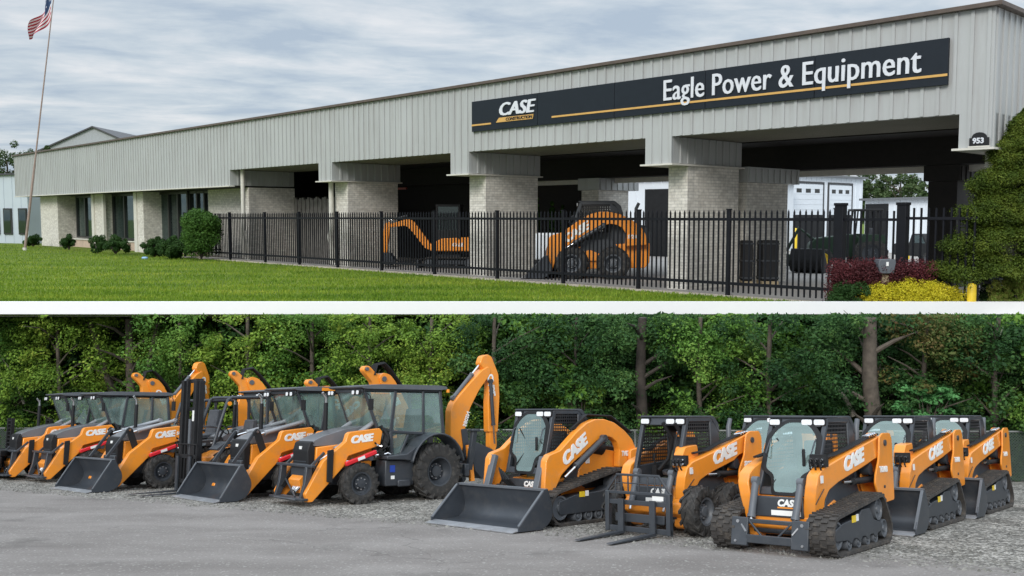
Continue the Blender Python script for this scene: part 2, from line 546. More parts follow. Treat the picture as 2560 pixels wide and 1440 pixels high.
def track_unit(root, circles, y0, y1, side, pitches=56, style='bar', roller_x=(), frame_prof=None, sticker=True):
    pts = track_loop(circles, pitches*2)
    n = len(pts); th = .045
    nor = []
    for i in range(n):
        a, b = pts[i-1], pts[(i+1) % n]
        d = Vector((b[0]-a[0], b[1]-a[1])).normalized()
        nor.append((d.y, -d.x))
    m = MB()
    vs = []; fs = []
    for i, (p, q) in enumerate(zip(pts, nor)):
        pi = (p[0]-q[0]*th, p[1]-q[1]*th)
        vs += [(p[0], y0, p[1]), (p[0], y1, p[1]), (pi[0], y1, pi[1]), (pi[0], y0, pi[1])]
    for i in range(n):
        j = (i+1) % n
        for k in range(4):
            k2 = (k+1) % 4
            fs.append((i*4+k, j*4+k, j*4+k2, i*4+k2))
    m.add(vs, fs)
    seg = 4 if style == 'zigzag' else 2
    for i in range(0, n, 2):                 # tread lugs
        j = (i+1) % n
        W = (y1-y0)/seg
        for k in range(seg):
            off = 0 if (k % 2 == 0) else 1
            a = pts[(i+off) % n]; b = pts[(i+off+1) % n]; na = nor[(i+off) % n]; nb = nor[(i+off+1) % n]
            if style == 'bar': a = pts[i]; b = ((a[0]+b[0])/2, (a[1]+b[1])/2) if off == 0 else pts[j]; a = pts[i]; b = pts[j]
            f0, f1 = .12, .72
            A = (a[0]+(b[0]-a[0])*f0, a[1]+(b[1]-a[1])*f0); B = (a[0]+(b[0]-a[0])*f1, a[1]+(b[1]-a[1])*f1)
            h = .028
            ya, yb = y0 + W*k + .004, y0 + W*(k+1) - .004
            P = []
            for (q, nn) in ((A, na), (B, nb)):
                for hh in (-.01, h):
                    for yy in (ya, yb):
                        P.append((q[0]+nn[0]*hh, yy, q[1]+nn[1]*hh))
            m.add(P, [(0,1,3,2),(4,6,7,5),(0,4,5,1),(2,3,7,6),(1,5,7,3),(0,2,6,4)])
        # guide lug on the inner face
        a = pts[i]; na = nor[i]
        ym = (y0+y1)/2
        m.box(a[0]-na[0]*.07-.02, a[0]-na[0]*.07+.02, ym-.03, ym+.03, a[1]-na[1]*.07-.03, a[1]-na[1]*.07+.03)
    tr = m.build('track', TRACKR, root, ang=30)
    ym = (y0+y1)/2; ow = (y1-y0)/2
    yo = y1-.03 if side > 0 else y0+.03       # outer side
    yi = ym
    f = MB()
    f.prism(frame_prof, *(sorted((yo-side*.02, ym-side*.1))))
    fo = f.build('track_frame', DARK, tr, bevel=.012)
    r = MB()
    for x, z, rr in roller_x:
        r.lathe([(.001, side*.0), (rr*.35, side*.0), (rr*.4, -side*.03), (rr*.8, -side*.03), (rr*.85, 0), (rr, 0), (rr, -side*.2), (.001, -side*.2)], (x, yo-side*.03, z), 20)
    ro = r.build('rollers', GREY, tr)
    if sticker:
        cx = sum(p[0] for p in frame_prof)/len(frame_prof); 
        zx = max(p[1] for p in frame_prof)
        s_ = MB(); s_.box(cx+.28, cx+.43, yo-side*.02, yo-side*.012, zx-.16, zx-.06); s_.build('decal', YELLOW, tr)
        s_ = MB(); s_.box(cx+.17, cx+.26, yo-side*.02, yo-side*.012, zx-.15, zx-.05); s_.build('decal', WHITE, tr)
    return tr

def bucket(root, lip, back, hw, h, z0=0.02, mat=None, name='bucket'):
    """open loader bucket: floor from lip back, curved back, side plates, bolt-on edge"""
    th = .02
    d = lip - back
    inner = []
    # section from lip along floor, round to the back wall, up to the top
    for k in range(9):
        t = k/8
        inner.append((lip - d*.62*t, z0 + .02 + .02*t))
    for k in range(1, 9):
        a = -PI/2 - (PI*.62)*k/8
        cx, cz, rr = back + d*.36, z0 + .04 + h*.40, h*.40
        inner.append((cx + rr*math.cos(a)*1.0, cz + rr*math.sin(a)))
    inner.append((back + d*.20, z0 + h))
    m = MB()
    n = len(inner)
    outer = []
    for i, p in enumerate(inner):            # the left normal of this path points into the ground, then out of the back
        a = inner[max(i-1, 0)]; b = inner[min(i+1, n-1)]
        dd = Vector((b[0]-a[0], b[1]-a[1])).normalized()
        outer.append((p[0] - dd.y*th, p[1] + dd.x*th))
    m.prism(inner + outer[::-1], -hw, hw)
    bo = m.build(name, mat or STEEL, root, bevel=.004, ang=30)
    side = [(lip-.02, z0+.0), (lip-.02, z0+.09), (back + d*.30, z0+h+.02), (back + d*.18, z0+h+.03)] 
    back_pts = outer[9:][::-1]
    prof = side + [(p[0]-.005, p[1]) for p in back_pts] + [(back + d*.36, z0-.005)]
    for s in (-1, 1):
        s_ = MB(); s_.prism(prof, s*hw, s*(hw+.025)); s_.build('side_plate', mat or STEEL, bo, bevel=.005)
    e_ = MB()
    e_.prism([(lip+.12, z0-.012), (lip+.12, z0+.004), (lip-.12, z0+.044), (lip-.12, z0+.024)], -hw-.01, hw+.01)
    e_.build('cutting_edge', BARE, bo)
    r_ = MB()
    r_.beam((back+d*.21, -hw, z0+h+.01), (back+d*.21, hw, z0+h+.01), .09, .045)
    for s in (-1, 1):
        r_.beam((lip-.04, s*(hw+.002), z0+.09), (back+d*.30, s*(hw+.002), z0+h), .05, .03)
    r_.build('rim_bar', GREY, bo, bevel=.006)
    return bo

def lamp(root, x, y, z, w=.17, h=.085, name='headlight'):
    m = MB(); m.box(x-.05, x+.01, y-w/2-.012, y+w/2+.012, z-h/2-.012, z+h/2+.012)
    o = m.build(name, BLACK, root, bevel=.01)
    m = MB(); m.plate(rrect(y, z, w, h, .025), x+.008, x+.022)
    m.build('lens', LAMPG, o, bevel=.004)

def cyl_ram(root, a, b, r=.045, frac=.62, name='hydraulic_cylinder', mat=None):
    a, b = Vector(a), Vector(b)
    m = MB(); mid = a + (b-a)*frac
    m.cyl(a, mid, r, n=14)
    m.cyl(mid - (b-a).normalized()*.04, mid + (b-a).normalized()*.01, r*1.18, n=14)
    m.cyl(a + Vector((0, -.05, 0)), a + Vector((0, .05, 0)), r*1.2, n=12)
    o = m.build(name, mat or GREY, root)
    m = MB(); m.cyl(mid, b, r*.5, n=10)
    m.build('rod', CHROME, o)
    return o

def skid_cab(root, xf, xr, zt, hw, zb, slope, closed=True, lamps=3, bulge=.22):
    """xf: front of the roof; the front frame slopes forward by slope down to zb"""
    zt0 = zt - .03
    fx = lambda z: xf + slope * (zt - z) / (zt - zb)
    c = MB()
    pw = .075
    # front frame: two posts, lintel, sill
    for s in (-1, 1):
        c.prism([(fx(zt)-.10, zt0), (fx(zt), zt0), (fx(zb), zb), (fx(zb)-.10, zb)], s*hw, s*(hw-pw))
        # rear post and lower side panel
        c.prism([(xr-.02, zt-.12), (xr+.10, zt-.06), (xr+.06, zb), (xr-bulge, zb), (xr-bulge, zt-.42), (xr-bulge+.04, zt-.24)], s*hw, s*(hw-.05))
        c.prism([(fx(zb)-.05, zb), (fx(zb+.30)-.06, zb+.30), (xr, zb+.38), (xr, zb)], s*(hw-.003), s*(hw-.045))
        c.beam((xf-.03, s*(hw-.03), zt-.06), (xr, s*(hw-.03), zt-.06), .06, .10)
    c.prism([(fx(zt)-.12, zt0), (fx(zt), zt0), (fx(zt-.17), zt-.17), (fx(zt-.17)-.06, zt-.17)], -hw+pw, hw-pw)
    c.prism([(fx(zb+.12)-.08, zb+.12), (fx(zb+.12), zb+.12), (fx(zb), zb), (fx(zb)-.10, zb)], -hw+pw, hw-pw)
    cab = c.build('cab', DARK, root, bevel=.018)
    r_ = MB()
    r_.prism(fillet([(xf+.03, zt-.035), (xf+.03, zt), (xr-.02, zt), (xr-bulge+.03, zt-.14), (xr-bulge, zt-.30), (xr-bulge+.05, zt-.30), (xr, zt-.10), (xr+.1, zt-.04)], .04), -hw-.005, hw+.005)
    r_.build('cab_roof', DARK, root, bevel=.012)
    # side guards
    for s in (-1, 1):
        g = MB()
        y = s*(hw-.02)
        P = [(fx(zb+.30)-.07, zb+.30), (fx(zt-.1)-.1, zt-.10), (xr+.02, zt-.12), (xr, zb+.38)]
        g.add([(p[0], y, p[1]) for p in P], [(0,1,2,3)])
        g.build('side_guard', GUARD, cab, smooth=False)
    # interior: seat, dark rear wall, console, joysticks
    i_ = MB()
    i_.box(xr+.02, xr+.05, -hw+.06, hw-.06, zb, zb+.55)
    i_.prism([(xr+.10, zb-.1), (xr+.62, zb-.1), (xr+.62, zb+.08), (xr+.10, zb+.12)], -hw+.1, hw-.1)
    i_.build('cab_interior', LINER, cab)
    st = MB()
    st.prism(fillet([(xr+.15, zb+.1), (xr+.62, zb+.12), (xr+.64, zb+.22), (xr+.30, zb+.24), (xr+.22, zb+.80), (xr+.10, zb+.80)], .05), -.23, .23)
    st.build('seat', SEATM, cab, bevel=.03)
    for s in (-1, 1):
        jo = MB()
        jo.box(xr+.35, xr+.75, s*.26, s*.36, zb+.05, zb+.3)
        jo.tube([(xr+.7, s*.31, zb+.28), (xr+.74, s*.31, zb+.4), (xr+.73, s*.31, zb+.5)], [.018, .018, .028], 8)
        jo.build('joystick', BLACK, cab)
    if closed:
        # windshield with a curved dark surround
        g = MB()
        zt1 = zt-.10; zb1 = zb+.02; w0 = hw-.10
        Pz = [(-w0, zt-.34), (-w0+.10, zt-.20), (-w0+.24, zt-.10), (w0-.24, zt-.10), (w0-.10, zt-.20), (w0, zt-.34), (w0, zb+.40), (w0-.16, zb+.30), (w0-.20, zb+.05), (-w0+.20, zb+.05), (-w0+.16, zb+.30), (-w0, zb+.40)]
        Pf = fillet(Pz, .06)
        vs = [(fx(z)+.012, y, z) for y, z in Pf]
        g.add(vs, [tuple(range(len(vs)))])
        g.build('windshield', GLASS, cab, smooth=False)
        # surround: plate with opening made of strips between glass outline and frame outline
        sr = MB()
        ring = Pf
        n = len(ring)
        big = []
        for (y, z) in ring:
            yy = max(-hw+.01, min(hw-.01, y*1.22)); 
            zc_ = (zt+zb)/2
            z2 = zc_ + (z-zc_)*1.09
            z2 = max(zb-.0, min(zt-.02, z2))
            big.append((yy, z2))
        for i in range(n):
            j = (i+1) % n
            a, b, c_, d_ = ring[i], ring[j], big[j], big[i]
            sr.add([(fx(a[1])+.018, *a), (fx(b[1])+.018, *b), (fx(c_[1])+.006, *c_), (fx(d_[1])+.006, *d_)], [(0,1,2,3)])
        sr.build('windshield_frame', BLACK, cab)
        w_ = MB()
        w_.tube([(fx(zb+.2)+.04, -.22, zb+.16), (fx(zb+.75)+.04, .02, zb+.52), (fx(zb+1.0)+.04, .16, zb+.62)][:2] + [(fx(zb+.9)+.04, -.28, zb+.85)], .012, 6)
        w_.build('wiper', BLACK, cab)
        h_ = MB(); h_.box(fx(zb+.5)+.02, fx(zb+.5)+.06, w0-.16, w0-.11, zb+.44, zb+.70)
        h_.build('door_handle', BLACK, cab, bevel=.015)
        for s in (-1, 1):
            gl = MB(); gl.tube([(fx(zt-.35)+.03, s*(hw-.11), zt-.36), (fx(zt-.35)+.09, s*(hw-.11), zt-.40), (fx(zb+.55)+.09, s*(hw-.11), zb+.62), (fx(zb+.55)+.03, s*(hw-.11), zb+.58)], .012, 6)
            gl.build('grab_bar', DARK, cab)
    else:
        d_ = MB()      # bare opening with hanging door seal and grab bars
        d_.tube([(fx(zt-.2), .02, zt-.12), (xf-.12, .10, zt-.4), (xf-.10, .02, zt-.75), (xf-.05, -.15, zt-.95)], .035, 8)
        d_.tube([(fx(zt-.2), .28, zt-.12), (xf-.1, .33, zt-.4), (xf-.12, .22, zt-.8), (xf, .05, zt-1.0)], .04, 8)
        for s in (-1, 1):
            d_.tube([(fx(zt-.3)+.01, s*(hw-.1), zt-.3), (fx(zt-.3)+.05, s*(hw-.12), zt-.34), (fx(zt-.8)+.05, s*(hw-.12), zt-.8), (fx(zt-.85)+.01, s*(hw-.1), zt-.85)], .013, 6)
        d_.build('door_seal', BLACK, cab)
    if lamps:
        for y in [-hw+.12, hw-.30, hw-.10][:lamps]:
            lamp(root, fx(zt-.1)+.015, y, zt-.10)
    return cab

def couplers(root, x, y, z, s=1):
    m = MB()
    for k in range(3):
        for j in range(2):
            m.cyl((x, y-.08+.08*k, z+.07*j), (x+.09, y-.08+.08*k, z-.02+.07*j), .022, n=8)
    m.build('hose_coupler', CHROME, root)
    m = MB()
    m.box(x-.06, x+.015, y-.13, y+.13, z-.05, z+.13)
    for k in range(3):
        m.tube([(x, y-.08+.08*k, z+.07), (x+.13, y-.09+.08*k, z+.05), (x+.12, y-.08+.08*k, z-.08), (x+.02, y-.07+.07*k, z-.14)], .014, 6)
    m.build('coupler_block', BLACK, root)

def skid_arms(root, model, txt, kind, dx=0.0, oy=(.58, .76), elbow_box=True, T=None):
    """two loader arms with towers; returns nothing"""
    y0, y1 = oy
    if kind == 'std':
        arm = [(-1.50, 1.66), (-1.30, 1.665), (-.26, 1.46), (.40, 1.31), (.80, 1.22), (.97, 1.13), (1.03, .98), (1.03, .80), (.97, .50), (.93, .30), (.94, .14), (.85, .09), (.74, .13), (.68, .34), (.65, .58), (.66, .76), (.56, .90), (.30, 1.00), (-.10, 1.09), (-.60, 1.20), (-1.02, 1.30), (-1.30, 1.34), (-1.5, 1.40)]
        tower = [(-1.12, 1.30), (-1.20, 1.66), (-1.34, 1.72), (-1.70, 1.72), (-1.78, 1.60), (-1.76, .62), (-1.30, .60), (-1.02, .74), (-.90, .92), (-.94, 1.06)]
        arm = [(x + (dx if x > .5 else dx * max(0, (x+1.3)/1.8)), z) for x, z in arm]
        if T: tower = [(x+T, z) for x, z in tower]; arm = [(x + (T if x < -1.0 else 0), z) for x, z in arm]
    else:
        arm = [(-1.02, 1.02), (-1.00, 1.30), (-.86, 1.52), (-.62, 1.70), (-.30, 1.86), (.02, 1.93), (.30, 1.93), (.55, 1.86), (.84, 1.70), (1.31, 1.36), (1.62, 1.28), (1.70, 1.18), (1.74, .80), (1.76, .45), (1.70, .30), (1.58, .30), (1.48, .62), (1.28, .90), (1.02, 1.08), (.62, 1.30), (.24, 1.52), (.0, 1.60), (-.20, 1.57), (-.36, 1.48), (-.44, 1.34), (-.42, .98)]
        tower = None
    def toe(x, z):               # the arms converge forwards and toe in at the foot
        if kind != 'std': return 0.0
        x -= dx
        return .13*max(0, min(1, (x+.9)/1.6)) + (.13*max(0, min(1, (1.0-z)/.8)) if x > .45 else 0)
    for s in (-1, 1):
        a = MB(); a.prism(fillet(arm, .03, 2), s*y0, s*y1)
        a.v = [(x, y - s*toe(x, z), z) for x, y, z in a.v]
        ao = a.build('loader_arm', ORANGE, root, bevel=.016)
        if tower:
            t = MB()
            t.prism(fillet(tower, .05, 3), s*(y1+.012), s*(y1+.045)); t.prism(fillet(tower, .05, 3), s*(y0-.012), s*(y0-.04))
            t.box(-1.76+(T or 0), -1.68+(T or 0), s*(y0-.02), s*(y1+.02), .66, 1.66)
            to = t.build('arm_tower', ORANGE, root, bevel=.008)
            p = MB(); p.cyl((-1.40+(T or 0), s*(y1+.04), 1.56), (-1.40+(T or 0), s*(y1+.07), 1.56), .05, n=18)
            p.cyl((-1.30+(T or 0), s*(y1+.04), .86), (-1.30+(T or 0), s*(y1+.06), .86), .025, n=12)
            p.build('pivot_pin', DARK, to)
            if s > 0:
                lettering(model, .125, WHITE, to, (-1.10+(T or 0), y1+.05, 1.10), (-1, 0, -.02), (0, 0, 1), shear=.15, bold=.006, sx=.9)
        if kind == 'std':        # crease of the foot, pivot boss, hoses clipped along the arm, small warning sticker
            d_ = MB(); d_.beam((.74+dx, s*(y1+.004-toe(.74+dx, .9)), .93), (1.0+dx, s*(y1+.004-toe(1.0+dx, .72)), .72), .006, .014); d_.build('weld_seam', DARK, ao)
            d_ = MB(); d_.cyl((.86+dx, s*(y1-toe(.86+dx, .22)-.01), .22), (.86+dx, s*(y1-toe(.86+dx, .22)+.02), .22), .045, n=14); d_.build('pivot_pin', GREY, ao)
            d_ = MB(); q = toe(.86+dx, 1.08); d_.box(.80+dx, .90+dx, s*(y1+.003-q), s*(y1+.010-q), 1.02, 1.13); d_.build('decal', WHITE, ao)
            h_ = MB()
            for k in range(3):
                h_.tube([(-1.35, s*(y1-.04-.04*k), 1.70), (-.9, s*(y1-.06-.04*k), 1.64), (-.3, s*(y1-.12-.04*k), 1.50), (.2+dx, s*(y1-.18-.04*k), 1.40), (.62+dx, s*(y1-.22-.03*k), 1.36)], .016, 6)
            h_.build('hydraulic_hose', BLACK, ao)
            h_ = MB()
            for k in range(4): h_.cyl((-1.22+.09*k, s*(y1-.15), 1.69-.01*k), (-1.22+.09*k, s*(y1-.02), 1.71-.01*k), .024, n=8)
            h_.build('hose_clamp', CHROME, ao)
        if s > 0:
            if kind == 'std':
                p0 = Vector((.08+dx*.6, -toe(.08+dx*.6, 1.2), 1.15)); p1 = Vector((-1.1, 0, 1.40)); zz_ = .29
            else:
                p0 = Vector((1.20, 0, 1.06)); p1 = Vector((.42, 0, 1.56)); zz_ = .30
            d = (p1-p0).normalized()
            up = Vector((d.z, 0, -d.x)); up = (up - d*up.dot(d)).normalized()
            lettering('CASE', zz_, WHITE, ao, (p0.x, y1+.008+p0.y, p0.z), d, up, shear=.22, bold=.010, heavy=.020, sx=1.05 if kind == 'std' else 1.1)
            if kind == 'hump':
                lettering(model, .14, WHITE, ao, (-.50, y1+.006, 1.20), (-1, 0, 0), (0, 0, 1), shear=.1, bold=.005, sx=.75)
        if kind == 'std' and elbow_box and s > 0:
            e_ = MB(); e_.prism(fillet([(.62+dx, 1.10), (.92+dx, 1.12), (.90+dx, 1.34), (.80+dx, 1.47), (.42+dx, 1.50), (.38+dx, 1.30)], .04), s*(y0-.28), s*(y0-.08))
            e_.build('coupler_bracket', ORANGE, ao, bevel=.012)
            couplers(ao, .92+dx, s*(y0-.12), 1.20)
        elif s > 0 and kind == 'std':
            couplers(ao, .72+dx, s*(y0-.04), 1.30)
        # tilt cylinder down the inside of the elbow
        if kind == 'std':
            cyl_ram(root, (.96+dx, s*.36, 1.02), (1.22+dx, s*.34, .40), .055, .84)
            cyl_ram(root, (-1.20+(T or 0), s*(y0+.08), .98), (.10, s*(y0+.08), .99), .05, .7, mat=BLACK)
            r_ = MB(); r_.beam((-1.30+(T or 0), s*(y0+.05), 1.0), (-.95+(T or 0), s*(y0+.05), 1.22), .04, .12); r_.cyl((-1.0+(T or 0), s*(y0-.03), 1.15), (-1.0+(T or 0), s*(y0+.12), 1.15), .10)
            r_.build('arm_linkage', DARK, root)
        else:
            g = MB(); g.beam((1.86, s*(y0-.02), .44), (1.60, s*(y0-.02), 1.24), .14, .10)
            g.build('tilt_cylinder_guard', GREY, root, bevel=.015)
            cyl_ram(root, (.16, s*(y1+.09), 1.56), (1.30, s*(y1+.09), .86), .06, .72, mat=DARK)
    x = MB()
    xa = (.90+dx) if kind == 'std' else 1.52
    y0 = .42 if kind == 'std' else y0
    x.cyl((xa, -y0, .30 if kind == 'std' else .55), (xa, y0, .30 if kind == 'std' else .55), .055)
    x.build('cross_tube', DARK if kind == 'std' else ORANGE, root)

def front_plate(root, x, w=.60):
    """quick-attach plate"""
    m = MB()
    for s in (-1, 1):
        m.prism([(x-.03, .50), (x+.02, .50), (x+.10, .10), (x+.03, .08)], s*.34, s*w)
    m.beam((x-.02, -.36, .45), (x-.02, .36, .45), .07, .06)
    m.beam((x+.05, -.36, .20), (x+.05, .36, .20), .06, .12)
    m.beam((x, -.34, .46), (x+.04, -.1, .22), .03, .03)
    m.beam((x, .34, .46), (x+.04, .1, .22), .03, .03)
    o = m.build('attachment_plate', DARK, root, bevel=.01)
    b = MB()
    for s in (-1, 1):
        b.cyl((x+.02, s*.50, .44), (x+.045, s*.50, .44), .025, n=10)
        b.cyl((x+.085, s*.52, .16), (x+.11, s*.52, .16), .018, n=10)
        b.beam((x+.04, s*.44, .40), (x+.07, s*.36, .30), .02, .02)
    b.build('latch_bolts', BARE, o)

def skid_body(root, front, rear, hw, z0, ztop, decal=True, big=False):
    m = MB()
    m.prism([(front, z0+.12), (front, .52), (front-.25, .80), (rear+.4, .92), (rear, .92), (rear, .42), (rear+.12, z0+.04), (front-.2, z0)], -hw, hw)
    m.build('chassis', ORANGE, root, bevel=.02)
    e_ = MB()
    e_.prism(fillet([(rear+.75, .90), (rear+.72, 1.42), (rear+.10, 1.36), (rear-.04, 1.20), (rear-.04, .60), (rear+.2, .60)], .06), -hw+.02, hw-.02)
    e_.build('engine_cover', DARK, root, bevel=.03)
    for s in (-1, 1):
        d = MB(); d.prism([(front-.32, .58), (front-.55, .98), (rear+.95, 1.02), (rear+.70, .62)], s*(hw+.01), s*(hw+.05))
        d.build('side_cover', DARK, root, bevel=.012)
        p = MB(); p.prism([(front-.30, .46), (front-.42, .66), (front-.70, .74), (front-1.0, .62), (front-.9, .46)], s*(hw+.02), s*(hw+.07))
        p.build('fender_panel', ORANGE, root, bevel=.01)
    f = MB()
    f.box(front-.06, front+.03, -.40, .40, .50, .80)
    fo = f.build('front_panel', DARK, root, bevel=.015)
    lettering('CASE', .135, WHITE, fo, (front+.036, .0, .67), (0, 1, 0), (0, 0, 1), shear=.2, bold=.007)
    d = MB(); d.box(front+.028, front+.036, .0, .34, .635, .655); d.build('decal_stripe', ORANGE, fo)
    d = MB(); d.box(front+.028, front+.036, -.10, .36, .53, .605); d.build('decal', WHITE, fo)
    ex = MB(); ex.tube([(rear+.35, hw-.12, 1.30), (rear+.35, hw-.12, 1.80), (rear+.28, hw-.12, 1.94)], [.045, .045, .04], 12)
    ex.build('exhaust_pipe', GREY, root)

TRK = [(-.92, .24, .22), (1.02, .30, .29), (-.70, .55, .235)]
def tr_loader(label, M, bucket_on, group=None, lamps=3):
    root = empty('compact_track_loader', M, label=label, cat='track loader', group=group)
    for s in (-1, 1):
        ys = sorted((s*.54, s*.96))
        prof = fillet([(1.12, .22), (1.12, .38), (.80, .46), (.2, .50), (.05, .60), (-.30, .60), (-.45, .42), (-.80, .34), (-.80, .22), (-.62, .20), (-.52, .13), (-.40, .20), (-.28, .20), (-.18, .13), (-.06, .20), (.06, .20), (.16, .13), (.28, .20), (.42, .20), (.52, .13), (.64, .20)], .03, 2)
        track_unit(root, TRK, ys[0], ys[1], s, 50, 'zigzag', [(1.02, .30, .20), (-.92, .24, .14), (-.70, .55, .17), (.58, .14, .09), (.2, .14, .09), (-.18, .14, .09), (-.52, .14, .09)], prof)
    skid_body(root, .98, -1.62, .52, .22, .9)
    skid_cab(root, .14, -.80, 2.0, .475, .80, .62, True, lamps)
    skid_arms(root, 'TR310B', 'CASE', 'std', 0.0, elbow_box=bucket_on)
    if bucket_on:
        bucket(root, 2.16, 1.40, .99, .70); front_plate(root, 1.26)
    else: front_plate(root, 1.28)
    return root
def wheel_loader(label, M, model='SR270B', closed=False, forks=True, group=None, kind='std'):
    root = empty('skid_steer_loader', M, label=label, cat='skid steer', group=group)
    for s in (-1, 1):
        wheel(root, 'wheel', (.55, s*.79, .41), .41, .31, .22, 13, s, dish=.06)
        wheel(root, 'wheel', (-.50, s*.79, .41), .41, .31, .22, 13, s, dish=.06)
    skid_body(root, .80, -1.42, .58, .24, .9)
    skid_cab(root, .38, -.50, 2.0, .475, .82, .36, closed, 3)
    if kind == 'std': skid_arms(root, model, 'CASE', 'std', -.26, oy=(.62, .80), elbow_box=True, T=.18)
    else:
        arms = empty('arm_mount'); arms.parent = root; arms.location = (-.40, 0, -.06); arms.scale = (.92, 1, .92)
        skid_arms(arms, model, 'CASE', 'hump', 0, oy=(.62, .80))
    if forks:
        x = 1.16
        f = MB()
        for s in (-1, 1):
            f.box(x, x+.10, s*.66, s*.58, .05, .72)
            f.beam((x+.05, s*.66, .70), (x+.05, s*.42, 1.0), .04, .04)
        f.beam((x+.05, -.44, 1.0), (x+.05, .44, 1.0), .05, .04)
        f.beam((x+.05, -.66, .70), (x+.05, .66, .70), .06, .05)
        f.beam((x+.05, -.66, .54), (x+.05, .66, .54), .05, .08)
        f.beam((x+.05, -.66, .10), (x+.05, .66, .10), .06, .09)
        f.beam((x+.0, -.5, .28), (x+.0, .5, .28), .04, .14)
        for y in (-.46, -.34, -.2, .02, .2, .34, .46):
            f.box(x+.035, x+.06, y-.012, y+.012, .70, 1.0 if abs(y) < .45 else .93)
        f.beam((x+.05, -.45, .86), (x+.05, .45, .86), .02, .02)
        fr = f.build('fork_frame', DARK, root, bevel=.008)
        for y in (-.30, .34):
            k = MB()
            k.box(x+.10, x+.15, y-.055, y+.055, .03, .60)
            k.prism([(x+.15, .03), (x+.15, .075), (x+1.30, .035), (x+1.34, .02), (x+1.30, .015)], y-.055, y+.055)
            k.build('fork', DARK, fr, bevel=.004)
        d = MB(); d.box(x+.062, x+.068, .30, .52, .70-.10, .70-.01); d.build('decal', WHITE, fr)
    else:
        bucket(root, 1.75, 1.05, .95, .55)
    return root
def tv_loader(label, M):
    root = empty('large_compact_track_loader', M, label=label, cat='track loader')
    circ = [(-.58, .27, .25), (1.50, .33, .32), (-.16, .70, .27)]
    for s in (-1, 1):
        ys = sorted((s*.60, s*1.04))
        prof = fillet([(1.55, .26), (1.55, .44), (1.1, .54), (.3, .58), (.1, .66), (-.1, .60), (-.5, .42), (-.5, .22), (1.5, .2)], .03, 2)
        track_unit(root, circ, ys[0], ys[1], s, 46, 'bar', [(1.50, .33, .22), (-.58, .27, .16), (-.16, .70, .2), (1.0, .15, .1), (.7, .15, .1), (.4, .15, .1), (.1, .15, .1), (-.2, .15, .1)], prof)
    skid_body(root, 1.42, -1.02, .58, .28, .9, big=True)
    t = MB()
    for s in (-1, 1):
        t.prism(fillet([(-.66, .70), (-.70, 1.32), (-.98, 1.36), (-1.36, 1.30), (-1.42, 1.10), (-1.38, .60)], .05), s*.83, s*.90)
        t.prism([(.65, .78), (.50, 1.28), (-.1, 1.34), (-.62, 1.28), (-.62, .78)], s*.60, s*.66)
    t.build('arm_tower', ORANGE, root, bevel=.015)
    d = MB(); d.box(.30, .42, .662, .667, 1.08, 1.2); d.build('decal', WHITE, root)
    skid_cab(root, 1.16, .34, 2.13, .50, .90, .30, True, 3, bulge=.20)
    skid_arms(root, 'TV620B', 'CASE', 'hump', 0, oy=(.67, .82))
    c = MB(); c.cyl((-.1, .60, 1.36), (.35, .60, 1.42), .15); c.build('air_cleaner', BLACK, root)
    h = MB(); h2 = MB()
    for k in range(4):
        h.tube([(.9-.05*k, .70, 1.74), (.4, .70-.04*k, 2.02-.01*k), (-.3, .72-.04*k, 1.99), (-.9, .76-.03*k, 1.66)], .02, 6)
        h2.tube([(1.55, -.45+.05*k, .75), (1.72, -.40+.05*k, 1.0-.03*k), (1.74, -.30+.06*k, .80), (1.60, -.25+.06*k, .66)], .018, 6)
    h.build('hydraulic_hose', BLACK, root); h2.build('hydraulic_hose', BLACK, root)
    c = MB(); c.box(.2, -.5, -.45, .45, 1.2, 1.62); c.build('engine_cover', DARK, root, bevel=.06)
    bucket(root, 2.80, 1.86, 1.14, .66)
    return root

